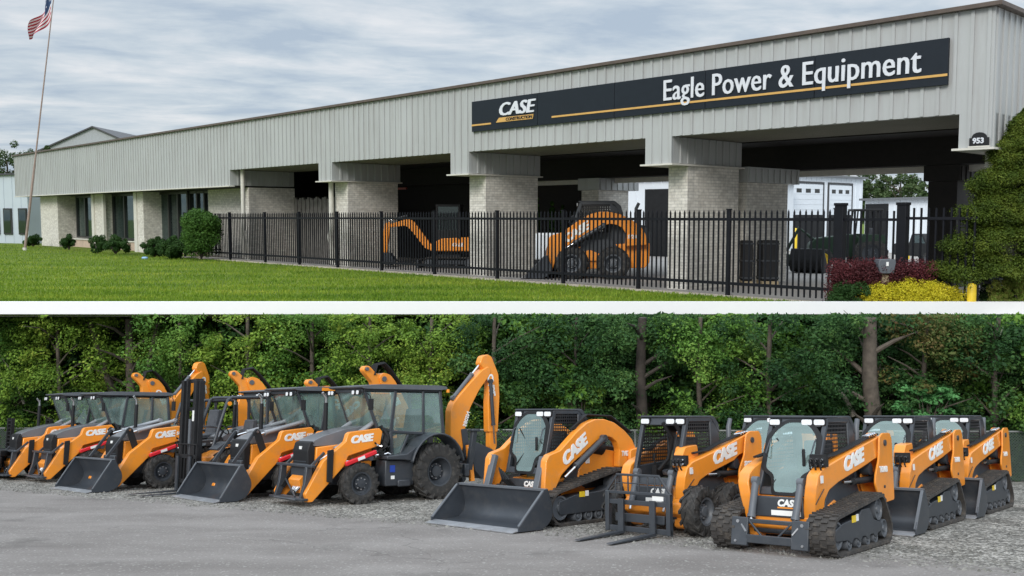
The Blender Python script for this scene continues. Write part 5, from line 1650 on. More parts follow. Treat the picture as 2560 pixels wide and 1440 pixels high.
# flag, hanging and blown to the left
def flag_mat():
    m, t, o = new_mat('striped_flag')
    b = NN(t, 'ShaderNodeBsdfPrincipled', Roughness=.8)
    uv = NN(t, 'ShaderNodeAttribute'); uv.attribute_name = 'fuv'
    sp = NN(t, 'ShaderNodeSeparateXYZ'); t.links.new(uv.outputs['Vector'], sp.inputs[0])
    def mt(op, a, b_=None, c=None):
        n = NN(t, 'ShaderNodeMath', _operation=op)
        for i, v in enumerate((a, b_, c)):
            if v is None: continue
            if isinstance(v, (int, float)): n.inputs[i].default_value = v
            else: t.links.new(v, n.inputs[i])
        return n.outputs[0]
    st = mt('LESS_THAN', mt('FRACT', mt('MULTIPLY', sp.outputs[1], 6.5)), .5)
    c1 = NN(t, 'ShaderNodeMix', _data_type='RGBA'); t.links.new(st, c1.inputs[0])
    c1.inputs[6].default_value = (.75, .72, .74, 1); c1.inputs[7].default_value = (.42, .03, .06, 1)
    ca = mt('MULTIPLY', mt('LESS_THAN', sp.outputs[0], .4), mt('GREATER_THAN', sp.outputs[1], .46))
    vo = NN(t, 'ShaderNodeTexVoronoi', Scale=9.0); t.links.new(uv.outputs['Vector'], vo.inputs['Vector'])
    star = mt('LESS_THAN', vo.outputs['Distance'], .22)
    c3 = NN(t, 'ShaderNodeMix', _data_type='RGBA'); t.links.new(star, c3.inputs[0]); c3.inputs[6].default_value = (.03, .06, .14, 1); c3.inputs[7].default_value = (.7, .7, .75, 1)
    c2 = NN(t, 'ShaderNodeMix', _data_type='RGBA'); t.links.new(ca, c2.inputs[0]); t.links.new(c1.outputs[2], c2.inputs[6]); t.links.new(c3.outputs[2], c2.inputs[7])
    t.links.new(c2.outputs[2], b.inputs['Base Color'])
    t.links.new(b.outputs[0], o.inputs[0]); return m
Yp = p.y
def PX(u, v, dy=0): q = atA(u, v, Yp + dy); return Vector((q.x*U, q.y*U, q.z*U))
nu, nv = 24, 12; vs = []; uvs = []; fs = []
for i in range(nu+1):
    for j in range(nv+1):
        a, b = i/nu, j/nv                       # a along the fly, b up the hoist
        hoist = PX(128 + 8*b, 46 - 84*b); fly = PX(68 + 16*b, 98 - 44*b)
        q = hoist.lerp(fly, a) + Vector((0, 0, -1.6*math.sin(PI*a)*.22))
        q.y += .55*math.sin(a*9 + b*2.2)*a; q.x += .16*math.sin(a*7 - b*3)
        vs.append(tuple(q)); uvs.append((a, b, 0))
for i in range(nu):
    for j in range(nv):
        k = i*(nv+1)+j; fs.append((k, k+nv+1, k+nv+2, k+1))
me = bpy.data.meshes.new('flag'); me.from_pydata(vs, [], fs); at = me.attributes.new('fuv', 'FLOAT_VECTOR', 'POINT'); at.data.foreach_set('vector', np.array(uvs, np.float32).ravel()); me.update()
fo = link_mesh('flag', me, flag_mat(), smooth=True, ang=80)
tag(fo, 'red and white striped flag with a starred blue corner flying from the pole', 'flag')

# conifer at the right: tiers of upswept branches
def conifer(label, cx, Y, half_w, z_top, z_bot):
    root = empty('conifer', loc=(cx*U, Y*U, -U), label=label, cat='conifer')
    H = (z_top+1)*U
    m = MB(); m.tube([(0, 0, 0), (0, 0, H*.5), (0, 0, H*.96)], [.22, .14, .03], 8)
    for k in range(26):
        a = k*2.4; z = H*(.12+.8*k/26); L_ = half_w*U*(1-.9*k/26)*.8
        m.tube([(0, 0, z), (L_*.5*math.cos(a), L_*.5*math.sin(a), z+.1), (L_*math.cos(a), L_*math.sin(a), z+.35)], [.05, .035, .015], 6)
    m.build('trunk', BARKD, root)
    cs = []; rs = []
    for k in range(1000):
        h = rng.random()**1.25
        prof = (1-h)**.72 * (1 + .14*math.sin(h*34+1)) * half_w*U
        a = rng.random()*2*PI
        q = (.55+.45*rng.random()**.5)
        z = (z_bot+1)*U + h*(H-(z_bot+1)*U)
        cs.append((prof*q*math.cos(a), prof*q*math.sin(a)*.42, z + .1)); s_ = (.28+.26*rng.random())*(1-.45*h)
        rs.append((s_*1.3, s_*1.3, s_*.78))
    V = leaf_cloud(cs, rs, 400, .068, up=.9, shell=.5, clipz=lambda P: P[:, 2] > (z_bot+1)*U - .05 + .25*np.sin(P[:, 0]*3))
    leaves_obj('crown', V, G_CON, root)
    return root
CY = 9.72
c1 = atA(2570, 400, CY); zt1 = atA(2570, 290, CY).z; zb1 = atA(2570, 690, CY).z
conifer('tall dense green conifer in front of the right-hand corner of the building', c1.x+.02, CY, .88, zt1+.04, zb1-.03)
SHY = 9.56
def bed(label, u0, u1, vt, mat, Y, name='hedge', cat='hedge', ry=.8, nc=60, per=260, size=.09, flat=True):
    return shr_px(name, label, u0, u1, vt, 760, Y, ry=ry, nc=nc, per=per, size=size, mat=mat, cat=cat, flat=flat, clump=.55)
bed('clipped dark red barberry hedge in front of the gate', 2072, 2326, 663, G_RED, 9.80, nc=480, per=150, ry=.65, size=.07)
bed('low golden yellow spreading shrub at the kerb wall', 2120, 2440, 702, G_YEL, 9.61, name='golden_shrub', cat='shrub', ry=.45, nc=480, per=130, size=.06, flat=False)
bed('dark green shrub left of the golden shrub under the hedge', 2066, 2170, 712, G_HEDGE, 9.60, name='green_shrub', cat='shrub', ry=.35, nc=70, per=180, size=.07)
bed('mixed green and russet shrub right of the yellow bollard', 2462, 2680, 700, G_MIX, 9.57, name='mixed_shrub', cat='shrub', ry=.22, nc=420, per=120, size=.06)
bed('dark green shrub under the conifer at the right edge', 2440, 2640, 676, G_HEDGE, 9.80, name='green_shrub', cat='shrub', ry=.5, nc=130, per=180, size=.07)
# post box on a wooden post
Y = 9.66; a = atA(2210, 712, Y)
mb_ = empty('letter_box', loc=(a.x*U, Y*U, -U), label='dark grey box with a slanted front on a wooden post before the red hedge', cat='letter box')
zq = lambda v: (atA(2210, v, Y).z + 1)*U
s_ = U*Y/F
m = MB(); m.box(-9*s_, 9*s_, -.12, .12, -.02, zq(680)); m.build('post', WOODP, mb_, bevel=.01)
m = MB(); m.plate([(-17*s_, zq(683)), (17*s_, zq(683)), (22*s_, zq(655)), (20*s_, zq(648)), (-18*s_, zq(648)), (-22*s_, zq(660))], -.25, .25)
m.v = [(v[1]*1.0 if False else v[0], v[1], v[2]) for v in m.v]
m2 = MB(); m2.prism([(-17*s_, zq(683)), (17*s_, zq(683)), (22*s_, zq(655)), (20*s_, zq(648)), (-18*s_, zq(648)), (-22*s_, zq(660))], -.25, .25); m2.build('box', GREY, mb_, bevel=.02)
m = MB(); m.box(-3*s_, 3*s_, -.27, -.252, zq(664), zq(654)); m.build('decal', WHITE, mb_)
Y = 9.475; a = atA(2430, 712, Y)
bo_ = empty('bollard', loc=(a.x*U, Y*U, -U), label='yellow rounded bollard at the kerb wall among the shrubs', cat='bollard')
m = MB(); r0 = 11*U*Y/F; zt2 = (atA(2430, 708, Y).z+1)*U
m.lathe([(.001, 0), (r0, 0), (r0, zt2-.10), (r0*.85, zt2-.04), (r0*.5, zt2-.01), (.001, zt2)], (0, 0, 0), 20, ax='z'); m.build('bollard_post', YELLOW, bo_)
for (u, vt, vb, Yb, lab) in ((1987, 570, 620, 27.0, 'yellow bollard standing before the garage door opening'), (2268, 610, 652, 22.0, 'yellow bollard by the white shed wall behind the gate')):
    Z0 = -1.0; a = atA(u, vb, Yb)
    b_ = empty('bollard', loc=(a.x*U, Yb*U, -U), label=lab, cat='bollard'); rr = 5.5*U*Yb/F; zz2 = (atA(u, vt, Yb).z+1)*U
    m = MB(); m.lathe([(.001, 0), (rr, 0), (rr, zz2-.15), (rr*.6, zz2-.02), (.001, zz2)], (0, 0, 0), 14, ax='z'); m.build('bollard_post', YELLOW, b_)
Y = 9.58; a = atA(2490, 705, Y); s_ = U*Y/F; zc_ = (a.z+1)*U
sp_ = empty('flood_light', loc=(a.x*U, Y*U, -U), label='dark blue-grey box flood light on a short arm right of the bollard', cat='flood light')
m = MB(); m.box(-14*s_, 15*s_, -.12, .12, zc_-15*s_, zc_+15*s_); b_ = m.build('lamp_housing', pm('slate_blue', (.05, .07, .10), rough=.4), sp_, bevel=.015)
m = MB(); m.box(3*s_, 12*s_, -.135, -.121, zc_-9*s_, zc_+9*s_); m.build('lens', LAMPG, b_)
m = MB(); m.box(-50*s_, -14*s_, -.05, .05, zc_-4*s_, zc_+2*s_); m.box(-50*s_, -44*s_, -.05, .05, 0, zc_); m.build('arm', BLACK, sp_)

# far trees seen over and under the roof
def far_tree(label, u, vt, Y, wpx, group='trees beyond the buildings', dens=1.0, vb=541):
    a = atA(u, 541, Y); zt3 = (atA(u, vt, Y).z+1)*U; w = wpx*U*Y/F/2
    root = empty('broadleaf_tree', loc=(a.x*U, Y*U, -U), label=label, cat='tree', group=group)
    m = MB(); m.tube([(0, 0, 0), (.1, 0, zt3*.45), (0, .2, zt3*.8)], [.4, .3, .1], 8)
    for k in range(7):
        an = k*1.9; m.tube([(.1, 0, zt3*(.35+.06*k)), (w*.35*math.cos(an), w*.35*math.sin(an), zt3*(.5+.05*k)), (w*.7*math.cos(an), w*.7*math.sin(an), zt3*(.6+.05*k))], [.14, .09, .03], 6)
    m.build('trunk', BARK, root)
    cs = []; rs = []
    for k in range(int(70*dens)):
        d = rng.normal(size=3); d /= np.linalg.norm(d); q = rng.random()**.45
        cs.append((d[0]*w*q, d[1]*w*q, zt3*.62 + d[2]*zt3*.36*q)); rs.append(w*(.13+.12*rng.random()))
    V = leaf_cloud(cs, rs, 110, .42, shell=.3)
    leaves_obj('crown', V, G_FAR, root)
far_tree('tree with a ragged crown left of the flag pole behind the fascia', 22, 352, 52, 150, dens=1.3)
far_tree('tree crown just right of the flag pole above the fascia', 105, 352, 56, 110, dens=1.2)
far_tree('dark green tree above the low shed, left of the pale one', 2150, 425, 42, 160)
far_tree('pale green airy tree above the low shed roof', 2250, 420, 40, 130, dens=.8)
far_tree('tree partly hidden by the dark portico column', 2340, 440, 44, 90)
for i, (u, vt, lab) in enumerate(((1342, 487, 'leftmost and tallest of three pointed evergreens behind the portico'), (1380, 500, 'middle pointed evergreen behind the portico'), (1407, 508, 'rightmost and smallest pointed evergreen behind the portico'))):
    Y = 18.5; a = atA(u, 541, Y); H = (atA(u, vt, Y).z+1)*U; w = 17*U*Y/F
    root = empty('evergreen', loc=(a.x*U, Y*U, -U), label=lab, cat='evergreen', group='pointed evergreens')
    m = MB(); m.tube([(0, 0, 0), (0, 0, H*.9)], [.12, .03], 6); m.build('trunk', BARKD, root)
    cs = []; rs = []
    for k in range(60):
        h = rng.random(); pr = w*(1-h)**.7; an = rng.random()*6.28
        cs.append((pr*.6*math.cos(an), pr*.6*math.sin(an), .2+h*(H-.4))); rs.append(w*.42*(1-.5*h))
    leaves_obj('crown', leaf_cloud(cs, rs, 130, .16), G_ROUND, root)

# ------------------------------------------------------------------ machines and things inside the portico
def at_px(u, v, heading, scale, dz=0):
    g = gA(u, v); 
    return Matrix.Translation((g.x*U, g.y*U, -U*.999+dz)) @ Matrix.Rotation(heading, 4, 'Z') @ Matrix.Scale(scale, 4)
hd = math.atan2(D1.y, D1.x)
e1 = excavator('orange mini excavator with folded boom parked in the shaded bay', at_px(1128, 669, math.atan2(.10, -1), 1.40))
w1 = wheel_loader('orange wheeled skid steer parked facing left under the portico behind the fence', at_px(1486, 693, math.atan2(.12, -1), 2.25), model='SV280B', closed=True, forks=False, kind='hump')
def simple_thing(name, label, cat, u, v, parts_fn, rot=0):
    g = gA(u, v); r = empty(name, Matrix.Translation((g.x*U, g.y*U, -U*.999)) @ Matrix.Rotation(rot, 4, 'Z'), label=label, cat=cat); parts_fn(r); return r
def tank(r):
    m = MB(); m.box(-.95, .95, -.7, .7, 1.0, 2.6); m.build('tank', CLADW, r, bevel=.08)
    m = MB(); m.box(-1.0, 1.0, -.75, .75, .05, .95); m.build('stand', BLACK, r, bevel=.03)
simple_thing('water_tank', 'white box tank on a dark stand left of the wheeled skid steer', 'tank', 1378, 690, tank)
def crate(r, w=1.5, h=3.0):
    m = MB()
    m.box(-w/2, w/2, -.6, .6, .25, h); m.build('crate_body', BLACK, r, bevel=.05)
    m = MB()
    for i in range(3): m.box(-w/2-.03, w/2+.03, -.63, .63, .35+i*h*.38, .43+i*h*.38)
    m.build('battens', DARK, r, bevel=.01)
    m = MB(); m.box(-w/2, w/2, -.6, .6, 0, .22); m.build('pallet', WOODP, r)
simple_thing('tall_crate', 'tall black ribbed crate beside the brick column, the left one of two', 'crate', 1862, 712, lambda r: crate(r, .50, 2.35))
simple_thing('tall_crate', 'tall black ribbed crate to the right of its twin behind the fence', 'crate', 1918, 712, lambda r: crate(r, .85, 2.35))
def spare_bucket(r):
    bucket(r, .9, -.6, 1.0, 1.5, mat=BLACK)
simple_thing('loader_bucket', 'empty black loader bucket lying on the yard behind the fence', 'bucket attachment', 2020, 682, spare_bucket, rot=PI*.3)
def tractor(r):
    G = pm('green_paint', (.005, .026, .010), rough=.6)
    wheel(r, 'rear_wheel', (0, -1.1, 1.1), 1.1, .6, .6, 18, -1, lug_h=.07, rimmat=DARK); wheel(r, 'rear_wheel', (0, 1.1, 1.1), 1.1, .6, .6, 18, 1, lug_h=.07, rimmat=DARK)
    wheel(r, 'front_wheel', (3.1, -1.0, .7), .7, .4, .4, 14, -1, rimmat=YELLOW); wheel(r, 'front_wheel', (3.1, 1.0, .7), .7, .4, .4, 14, 1, rimmat=YELLOW)
    m = MB(); m.prism(fillet([(.6, .8), (.6, 2.2), (1.0, 2.4), (3.5, 2.1), (3.9, 1.7), (3.9, .8)], .15), -.5, .5); m.build('hood', G, r, bevel=.06)
    for s in (-1, 1):
        m = MB(); m.prism(fillet([(-1.0, 1.7), (-.8, 2.35), (.6, 2.4), (.9, 1.6), (.5, 1.9), (-.4, 1.95)], .1), s*.8, s*1.4)
        m.build('fender', G, r, bevel=.04)
    m = MB()
    for s in (-1, 1):
        m.beam((-.6, s*.75, 1.8), (-.5, s*.75, 4.0), .12, .12); m.beam((1.0, s*.75, 1.8), (.8, s*.75, 4.0), .10, .10)
    m.box(-.8, 1.1, -.95, .95, 3.95, 4.1); m.build('cab_frame', BLACK, r, bevel=.04)
    m = MB(); m.tube([(3.6, .3, 2.0), (4.6, .3, 2.8), (5.4, .3, 1.2)], .12, 8); m.box(5.2, 5.9, -1.1, 1.1, .2, 1.0); m.build('front_loader', G, r, bevel=.03)
    m = MB(); m.box(-.3, .4, -.3, .3, 1.8, 2.0); m.box(-.4, -.2, -.3, .3, 2.0, 2.8); m.build('seat', SEATM, r, bevel=.05)
simple_thing('farm_tractor', 'dark green farm tractor behind the gate', 'tractor', 2165, 672, tractor, rot=PI*.96)
def pickup(r):
    m = MB(); m.prism(fillet([(-2.6, .6), (-2.6, 1.5), (-.6, 1.5), (-.2, 2.3), (1.2, 2.3), (1.8, 1.6), (3.0, 1.45), (3.1, .6)], .12), -1.05, 1.05); m.build('body', BLACK, r, bevel=.08)
    m = MB(); m.prism(fillet([(-.05, 1.6), (.1, 2.2), (1.15, 2.2), (1.6, 1.6)], .05), -1.06, 1.06); m.build('window', WGL, r)
    for x in (-1.7, 1.9):
        for s in (-1, 1): wheel(r, 'wheel', (x, s*.95, .48), .48, .3, .3, 12, s)
    for s in (-1, 1):
        m = MB(); m.box(3.02, 3.12, s*.6-.2, s*.6+.2, 1.1, 1.3); m.build('headlight', LAMPG, r, bevel=.03)
simple_thing('parked_pickup', 'black pickup parked by the white shed beside the dark column', 'pickup', 2312, 660, pickup, rot=-PI*.45)
# ------------------------------------------------------------------ LOWER YARD: sloping ground, fence, woods, machines
def yard_obj(name, mb, mat, **k):
    o = mb.build(name, mat, **k); o.matrix_world = MB_YARD @ o.matrix_world; return o
def asphalt_mat():
    """one sheet: worn asphalt in front, loose grey gravel behind a wandering edge"""
    m, t, o = new_mat('yard_surface')
    b = NN(t, 'ShaderNodeBsdfPrincipled', Roughness=.88); b.inputs['Specular IOR Level'].default_value = .3
    g = NN(t, 'ShaderNodeTexCoord'); sp = NN(t, 'ShaderNodeSeparateXYZ'); t.links.new(g.outputs['Object'], sp.inputs[0])
    def mt(op, a, b_=None, c=None):
        n = NN(t, 'ShaderNodeMath', _operation=op)
        for i, v in enumerate((a, b_, c)):
            if v is None: continue
            if isinstance(v, (int, float)): n.inputs[i].default_value = v
            else: t.links.new(v, n.inputs[i])
        return n.outputs[0]
    def noise(s, d=5.0, r=.6, vec=None):
        n = NN(t, 'ShaderNodeTexNoise', Scale=s, Detail=d, Roughness=r); t.links.new(vec or g.outputs['Object'], n.inputs['Vector']); return n.outputs['Fac']
    def ramp(f, cols, p0=.3, p1=.7):
        cr = NN(t, 'ShaderNodeValToRGB'); el = cr.color_ramp.elements
        while len(el) < len(cols): el.new(.5)
        for i, c in enumerate(cols): el[i].position = p0+(p1-p0)*i/(len(cols)-1); el[i].color = (*c, 1)
        t.links.new(f, cr.inputs[0]); return cr.outputs[0]
    vo = NN(t, 'ShaderNodeTexVoronoi', Scale=17.0); t.links.new(g.outputs['Object'], vo.inputs['Vector'])
    vo2 = NN(t, 'ShaderNodeTexVoronoi', Scale=34.0); t.links.new(g.outputs['Object'], vo2.inputs['Vector'])
    rc = NN(t, 'ShaderNodeSeparateColor'); t.links.new(vo.outputs['Color'], rc.inputs[0])
    rc2 = NN(t, 'ShaderNodeSeparateColor'); t.links.new(vo2.outputs['Color'], rc2.inputs[0])
    gv = mt('MULTIPLY', mt('ADD', rc.outputs[0], rc2.outputs[0]), .5)
    grav = ramp(mt('MULTIPLY_ADD', noise(.9), .5, mt('MULTIPLY', gv, .72)), [(.04, .038, .033), (.12, .114, .10), (.235, .222, .20), (.52, .495, .45)], .32, .88)
    mp = NN(t, 'ShaderNodeMapping'); mp.inputs['Scale'].default_value = (.6, 1.3, 1); mp.inputs['Rotation'].default_value = (0, 0, .12); t.links.new(g.outputs['Object'], mp.inputs[0])
    asph = ramp(mt('MULTIPLY_ADD', noise(.5, 8.0, .62, mp.outputs[0]), .45, mt('MULTIPLY', noise(30, 5.0, .8), .55)), [(.14, .126, .116), (.215, .196, .183), (.30, .277, .26)], .36, .64)
    st = mt('GREATER_THAN', rc2.outputs[1], .965)
    a2 = NN(t, 'ShaderNodeMix', _data_type='RGBA'); t.links.new(mt('MULTIPLY', st, .55), a2.inputs[0]); t.links.new(asph, a2.inputs[6]); a2.inputs[7].default_value = (.42, .41, .38, 1)
    # oily stains, a few wandering cracks, worn wheel tracks
    stn = NN(t, 'ShaderNodeMapRange'); stn.inputs['From Min'].default_value = .60; stn.inputs['From Max'].default_value = .72; stn.inputs['To Max'].default_value = .5
    t.links.new(noise(.55, 5.0, .6), stn.inputs['Value'])
    dist = NN(t, 'ShaderNodeVectorMath', _operation='MULTIPLY_ADD'); nv = NN(t, 'ShaderNodeTexNoise', Scale=1.3, Detail=4.0); t.links.new(g.outputs['Object'], nv.inputs['Vector'])
    t.links.new(nv.outputs['Color'], dist.inputs[0]); dist.inputs[1].default_value = (1.2, 1.2, 0); t.links.new(g.outputs['Object'], dist.inputs[2])
    ck = NN(t, 'ShaderNodeTexVoronoi', Scale=.22, _feature='DISTANCE_TO_EDGE'); t.links.new(dist.outputs[0], ck.inputs['Vector'])
    crk = mt('MULTIPLY', mt('LESS_THAN', ck.outputs['Distance'], .0025), .35)
    dk = mt('MAXIMUM', stn.outputs[0], crk)
    a3 = NN(t, 'ShaderNodeMix', _data_type='RGBA'); t.links.new(dk, a3.inputs[0]); t.links.new(a2.outputs[2], a3.inputs[6]); a3.inputs[7].default_value = (.085, .078, .072, 1)
    a2 = a3
    # edge line: from the left far to the right near
    e_ = mt('SUBTRACT', sp.outputs[1], mt('ADD', mt('MULTIPLY_ADD', sp.outputs[0], -.66, 17.2), mt('MULTIPLY_ADD', noise(.45, 6.0, .7), 3.2, -1.6)))
    e2 = mt('ADD', e_, mt('MULTIPLY_ADD', noise(5, 6.0, .8), 3.0, -1.5))
    fac = NN(t, 'ShaderNodeMapRange'); fac.inputs['From Min'].default_value = -.4; fac.inputs['From Max'].default_value = .5; t.links.new(e2, fac.inputs['Value'])
    mx_ = NN(t, 'ShaderNodeMix', _data_type='RGBA'); t.links.new(fac.outputs[0], mx_.inputs[0]); t.links.new(a2.outputs[2], mx_.inputs[6]); t.links.new(grav, mx_.inputs[7])
    t.links.new(mx_.outputs[2], b.inputs['Base Color'])
    hh = NN(t, 'ShaderNodeMix'); t.links.new(fac.outputs[0], hh.inputs[0]); t.links.new(mt('MULTIPLY', noise(40, 3.0), .3), hh.inputs[2]); t.links.new(mt('SUBTRACT', 1.0, vo.outputs['Distance']), hh.inputs[3])
    bp = NN(t, 'ShaderNodeBump', Strength=.7, Distance=.03); t.links.new(hh.outputs[0], bp.inputs['Height']); t.links.new(bp.outputs[0], b.inputs['Normal'])
    t.links.new(b.outputs[0], o.inputs[0]); return m
m = MB(); m.add([(-90, -25, 0), (90, -25, 0), (90, 56, 0), (-90, 56, 0)], [(0, 1, 2, 3)])
o = m.build('yard_ground', asphalt_mat(), smooth=False); o.matrix_world = MB_YARD; tag(o, kind='structure')
# loose stones lying on the gravel
def edge_y(x): return 17.2 - .66*x
n = 9000
xs = rng.uniform(-16, 13, n); ys = edge_y(xs) + rng.exponential(3.2, n) - .6
P0 = np.stack([xs, ys, np.zeros(n)], 1); s = .012 + .028*rng.random(n)**2
base = np.array([(1,0,0),(0,1,0),(-1,0,0),(0,-1,0),(0,0,.8),(0,0,-.2)], float)
fc = np.array([(0,1,4),(1,2,4),(2,3,4),(3,0,4),(1,0,5),(2,1,5),(3,2,5),(0,3,5)])
V = (P0[:, None, :] + base[None]*(s[:, None, None]*(.6+.8*rng.random((n, 6, 1))))).reshape(-1, 3)
Fi = (fc[None] + (np.arange(n)*6)[:, None, None]).reshape(-1, 3)
me = bpy.data.meshes.new('loose_gravel'); me.from_pydata(V.tolist(), [], Fi.tolist())
STONE = leaf_mat('stone_chips', [(.07, .068, .06), (.17, .165, .15), (.36, .35, .32)], trans=0, rough=.9)
o = link_mesh('loose_gravel', me, STONE, smooth=False); o.matrix_world = MB_YARD; tag(o, kind='stuff')
# earth bank closing the yard under the terrace
EARTH = ground_mat('bank_earth', [(.012, .018, .008), (.025, .035, .012), (.05, .06, .02)], .8, bs=6)
m = MB(); m.add([tuple(wB(-90, 46, -.2)), tuple(wB(90, 46, -.2)), (90, 52, -1.05*U), (-90, 52, -1.05*U)], [(0, 1, 2, 3)])
tag(m.build('earth_bank', EARTH, smooth=False), kind='structure')

# chain-link fence before the trees
fa, fb = (-22.0, 36.6), (18.5, 28.2)
def fpt(k, z): return (fa[0]+(fb[0]-fa[0])*k, fa[1]+(fb[1]-fa[1])*k, z)
fv = Vector((fb[0]-fa[0], fb[1]-fa[1])); fl = fv.length; fang = math.atan2(fv.y, fv.x)
MF = MB_YARD @ Matrix.Translation((fa[0], fa[1], 0)) @ Matrix.Rotation(fang, 4, 'Z')
cf = empty('chain_link_fence', MF, label='grey-green chain-link fence along the edge of the woods', cat='fence')
m = MB(); m.cyl((0, 0, 1.50), (fl, 0, 1.50), .028, n=8); m.build('rail', pm('galvanised', (.22, .23, .22), rough=.45, metal=.3), cf)
x = 0.0
gal = bpy.data.materials['galvanised']
while x <= fl + .1:
    m = MB(); m.cyl((x, 0, 0), (x, 0, 1.53), .035, n=8); m.build('post', gal, cf); x += fl/14
m = MB(); m.add([(0, 0, .03), (fl, 0, .03), (fl, 0, 1.48), (0, 0, 1.48)], [(0, 1, 2, 3)]); m.build('mesh_wire', wire_mat('chain_link', (.05, .075, .06), .085, .024), cf, smooth=False)

# ------------------------------------------------------------------ woods
LEAF_Y = leaf_mat('yellow_green_leaves', [(.045, .11, .016), (.12, .22, .03), (.23, .36, .05), (.46, .50, .09)], wscale=.7, wamt=.62)
LEAF_G = leaf_mat('mid_green_leaves', [(.028, .085, .014), (.07, .165, .028), (.15, .29, .05), (.31, .45, .09)], wscale=.7, wamt=.62)
LEAF_D = leaf_mat('deep_green_leaves', [(.012, .038, .014), (.026, .072, .023), (.06, .14, .038), (.15, .25, .065)], wscale=.7, wamt=.62)
LEAF_B = leaf_mat('bright_sumac_leaves', [(.05, .16, .05), (.10, .28, .09), (.16, .40, .14)], wscale=.8)
LEAF_R = leaf_mat('rusty_leaves', [(.03, .08, .02), (.08, .12, .03), (.14, .12, .04), (.20, .10, .045)], wscale=.8)
ZC = -1.05 * U
def clip_w(P, origin):
    # crowns stay under the terrace slab
    W = P + origin
    lim = np.where(W[:, 1] < DE*U, zb_/DE*W[:, 1]*1.0 - .02, ZC - .02)
    return W[:, 2] < lim
def wood_tree(label, x, y, w, mat, lean=0.0, tr=.09, dens=1.0, bark=BARK, fork=False, low=.12, name='broadleaf_tree', leaf=.118, H=7.0, bare=False):
    o = wB(x, y, 0)
    root = empty(name, loc=o, label=label, cat='tree', group='trees of the wood behind the yard')
    zmax = (ZC if o.y > DE*U else zb_/DE*o.y) - o.z - .12
    ht = min(H, zmax)
    m = MB()
    tx = lambda h: lean*h
    m.tube([(0, 0, -.1), (tx(ht*.3)+.05, 0, ht*.3), (tx(ht*.65)-.04, .05, ht*.65), (tx(ht), 0, ht)], [tr*1.25, tr, tr*.85, tr*.7], 10)
    r2 = np.random.default_rng(int(abs(x)*100)+int(y*10))
    for k in range(8):
        h = ht*(.30+.08*k); a = r2.random()*6.28; L_ = w*(.5+.5*r2.random())
        e1 = (tx(h)+L_*.5*math.cos(a), L_*.5*math.sin(a), min(h+.25*L_+.1, ht)); e2 = (tx(h)+L_*math.cos(a), L_*math.sin(a), min(h+.55*L_, ht))
        m.tube([(tx(h), 0, h), e1, e2], [tr*.32+.01, tr*.2+.008, .01], 6)
    if fork:
        m.tube([(0, 0, ht*.15), (-.7, 0, ht*.5), (-1.5, 0, ht*.98)], [tr, tr*.8, tr*.5], 8)
        m.tube([(0, 0, ht*.25), (.6, 0, ht*.6), (1.1, .1, ht*.98)], [tr*.9, tr*.7, tr*.5], 8)
    m.build('trunk', bark, root)
    if bare: return root
    cs = []; rs = []
    nc = int(84*dens*w)
    for k in range(nc):
        a = r2.random()*6.28; q = r2.random()**.5
        h = low + (1.14-low)*r2.random()**.8
        ww = w*(.75+.35*math.sin(PI*min(1, h)))
        c = (tx(h*ht)+ww*q*math.cos(a), ww*q*math.sin(a)*.75, h*ht)
        if abs(c[0]-tx(c[2])) < tr*2.2 and c[1] < 0 and tr > .15: continue
        if fork and c[1] < .2 and .12 < h < .62 and abs(c[0]) < .5+1.4*h: continue
        wx, wz = x+c[0], c[2]+.35*(y-30)      # big irregular gaps run through the crowns
        if math.sin(wx*1.9+1.3*math.sin(wz*1.7)) + math.sin(wz*2.6+wx*.9+2.0) + .7*math.sin(wx*4.3-wz*3.1) < -.85: continue
        cs.append(c); s_ = .22+.30*r2.random(); rs.append((s_*1.35, s_*1.25, s_*.92))
    cz = lambda P: clip_w(P, np.array(o))
    V = np.concatenate([leaf_cloud(cs[::3], rs[::3], 170, leaf*.66, up=1.0, shell=.3, clipz=cz), leaf_cloud(cs[1::3], rs[1::3], 130, leaf*.9, up=1.0, shell=.35, clipz=cz), leaf_cloud(cs[2::3], rs[2::3], 84, leaf*1.25, up=1.2, shell=.35, clipz=cz)])
    leaves_obj('crown', V, mat, root)
    return root
def fy(x): return 36.6 + (x+22)*(28.2-36.6)/40.5 - .2
wood_tree('leftmost tree of the wood, yellow-green over pale dead stems', -20.0, fy(-20)+1.6, 2.2, LEAF_G)
wood_tree('yellow-green tree above the black ramps', -17.2, fy(-17)+1.2, 2.1, LEAF_Y)
wood_tree('forked tree with a dark V-shaped trunk behind the leftmost cabs', -14.6, fy(-14.6)+2.0, 1.9, LEAF_Y, fork=True, tr=.2, dens=.75, low=.35)
wood_tree('bright green tree left of the tall forklift mast', -12.2, fy(-12)+1.2, 2.0, LEAF_G)
wood_tree('light green tree directly above the forklift mast', -9.6, fy(-9.6)+1.3, 2.1, LEAF_Y)
wood_tree('rounded green tree above the curved orange boom', -7.2, fy(-7.2)+1.5, 2.0, LEAF_G)
wood_tree('yellow-green tree with small light gaps above the second cab', -5.0, fy(-5)+1.2, 2.0, LEAF_Y)
wood_tree('yellowish tree directly above the nearest backhoe cab', -2.8, fy(-2.8)+1.4, 2.0, LEAF_Y)
wood_tree('dark green tree behind the raised orange boom', -.6, fy(-.6)+1.2, 1.9, LEAF_D)
wood_tree('deep green tree with a very thin black trunk right of the boom', 2.2, fy(2.2)+1.6, 1.9, LEAF_D, tr=.07, bark=BARKD, low=.25)
wood_tree('tree with a straight thick brown trunk behind the large track loader', 4.3, fy(4.3)+1.0, 1.9, LEAF_D, tr=.20, bark=BARKD, low=.15, dens=.9)
wood_tree('leafy dark tree above the wheeled skid steer cab', 6.2, fy(6.2)+1.3, 1.9, LEAF_G)
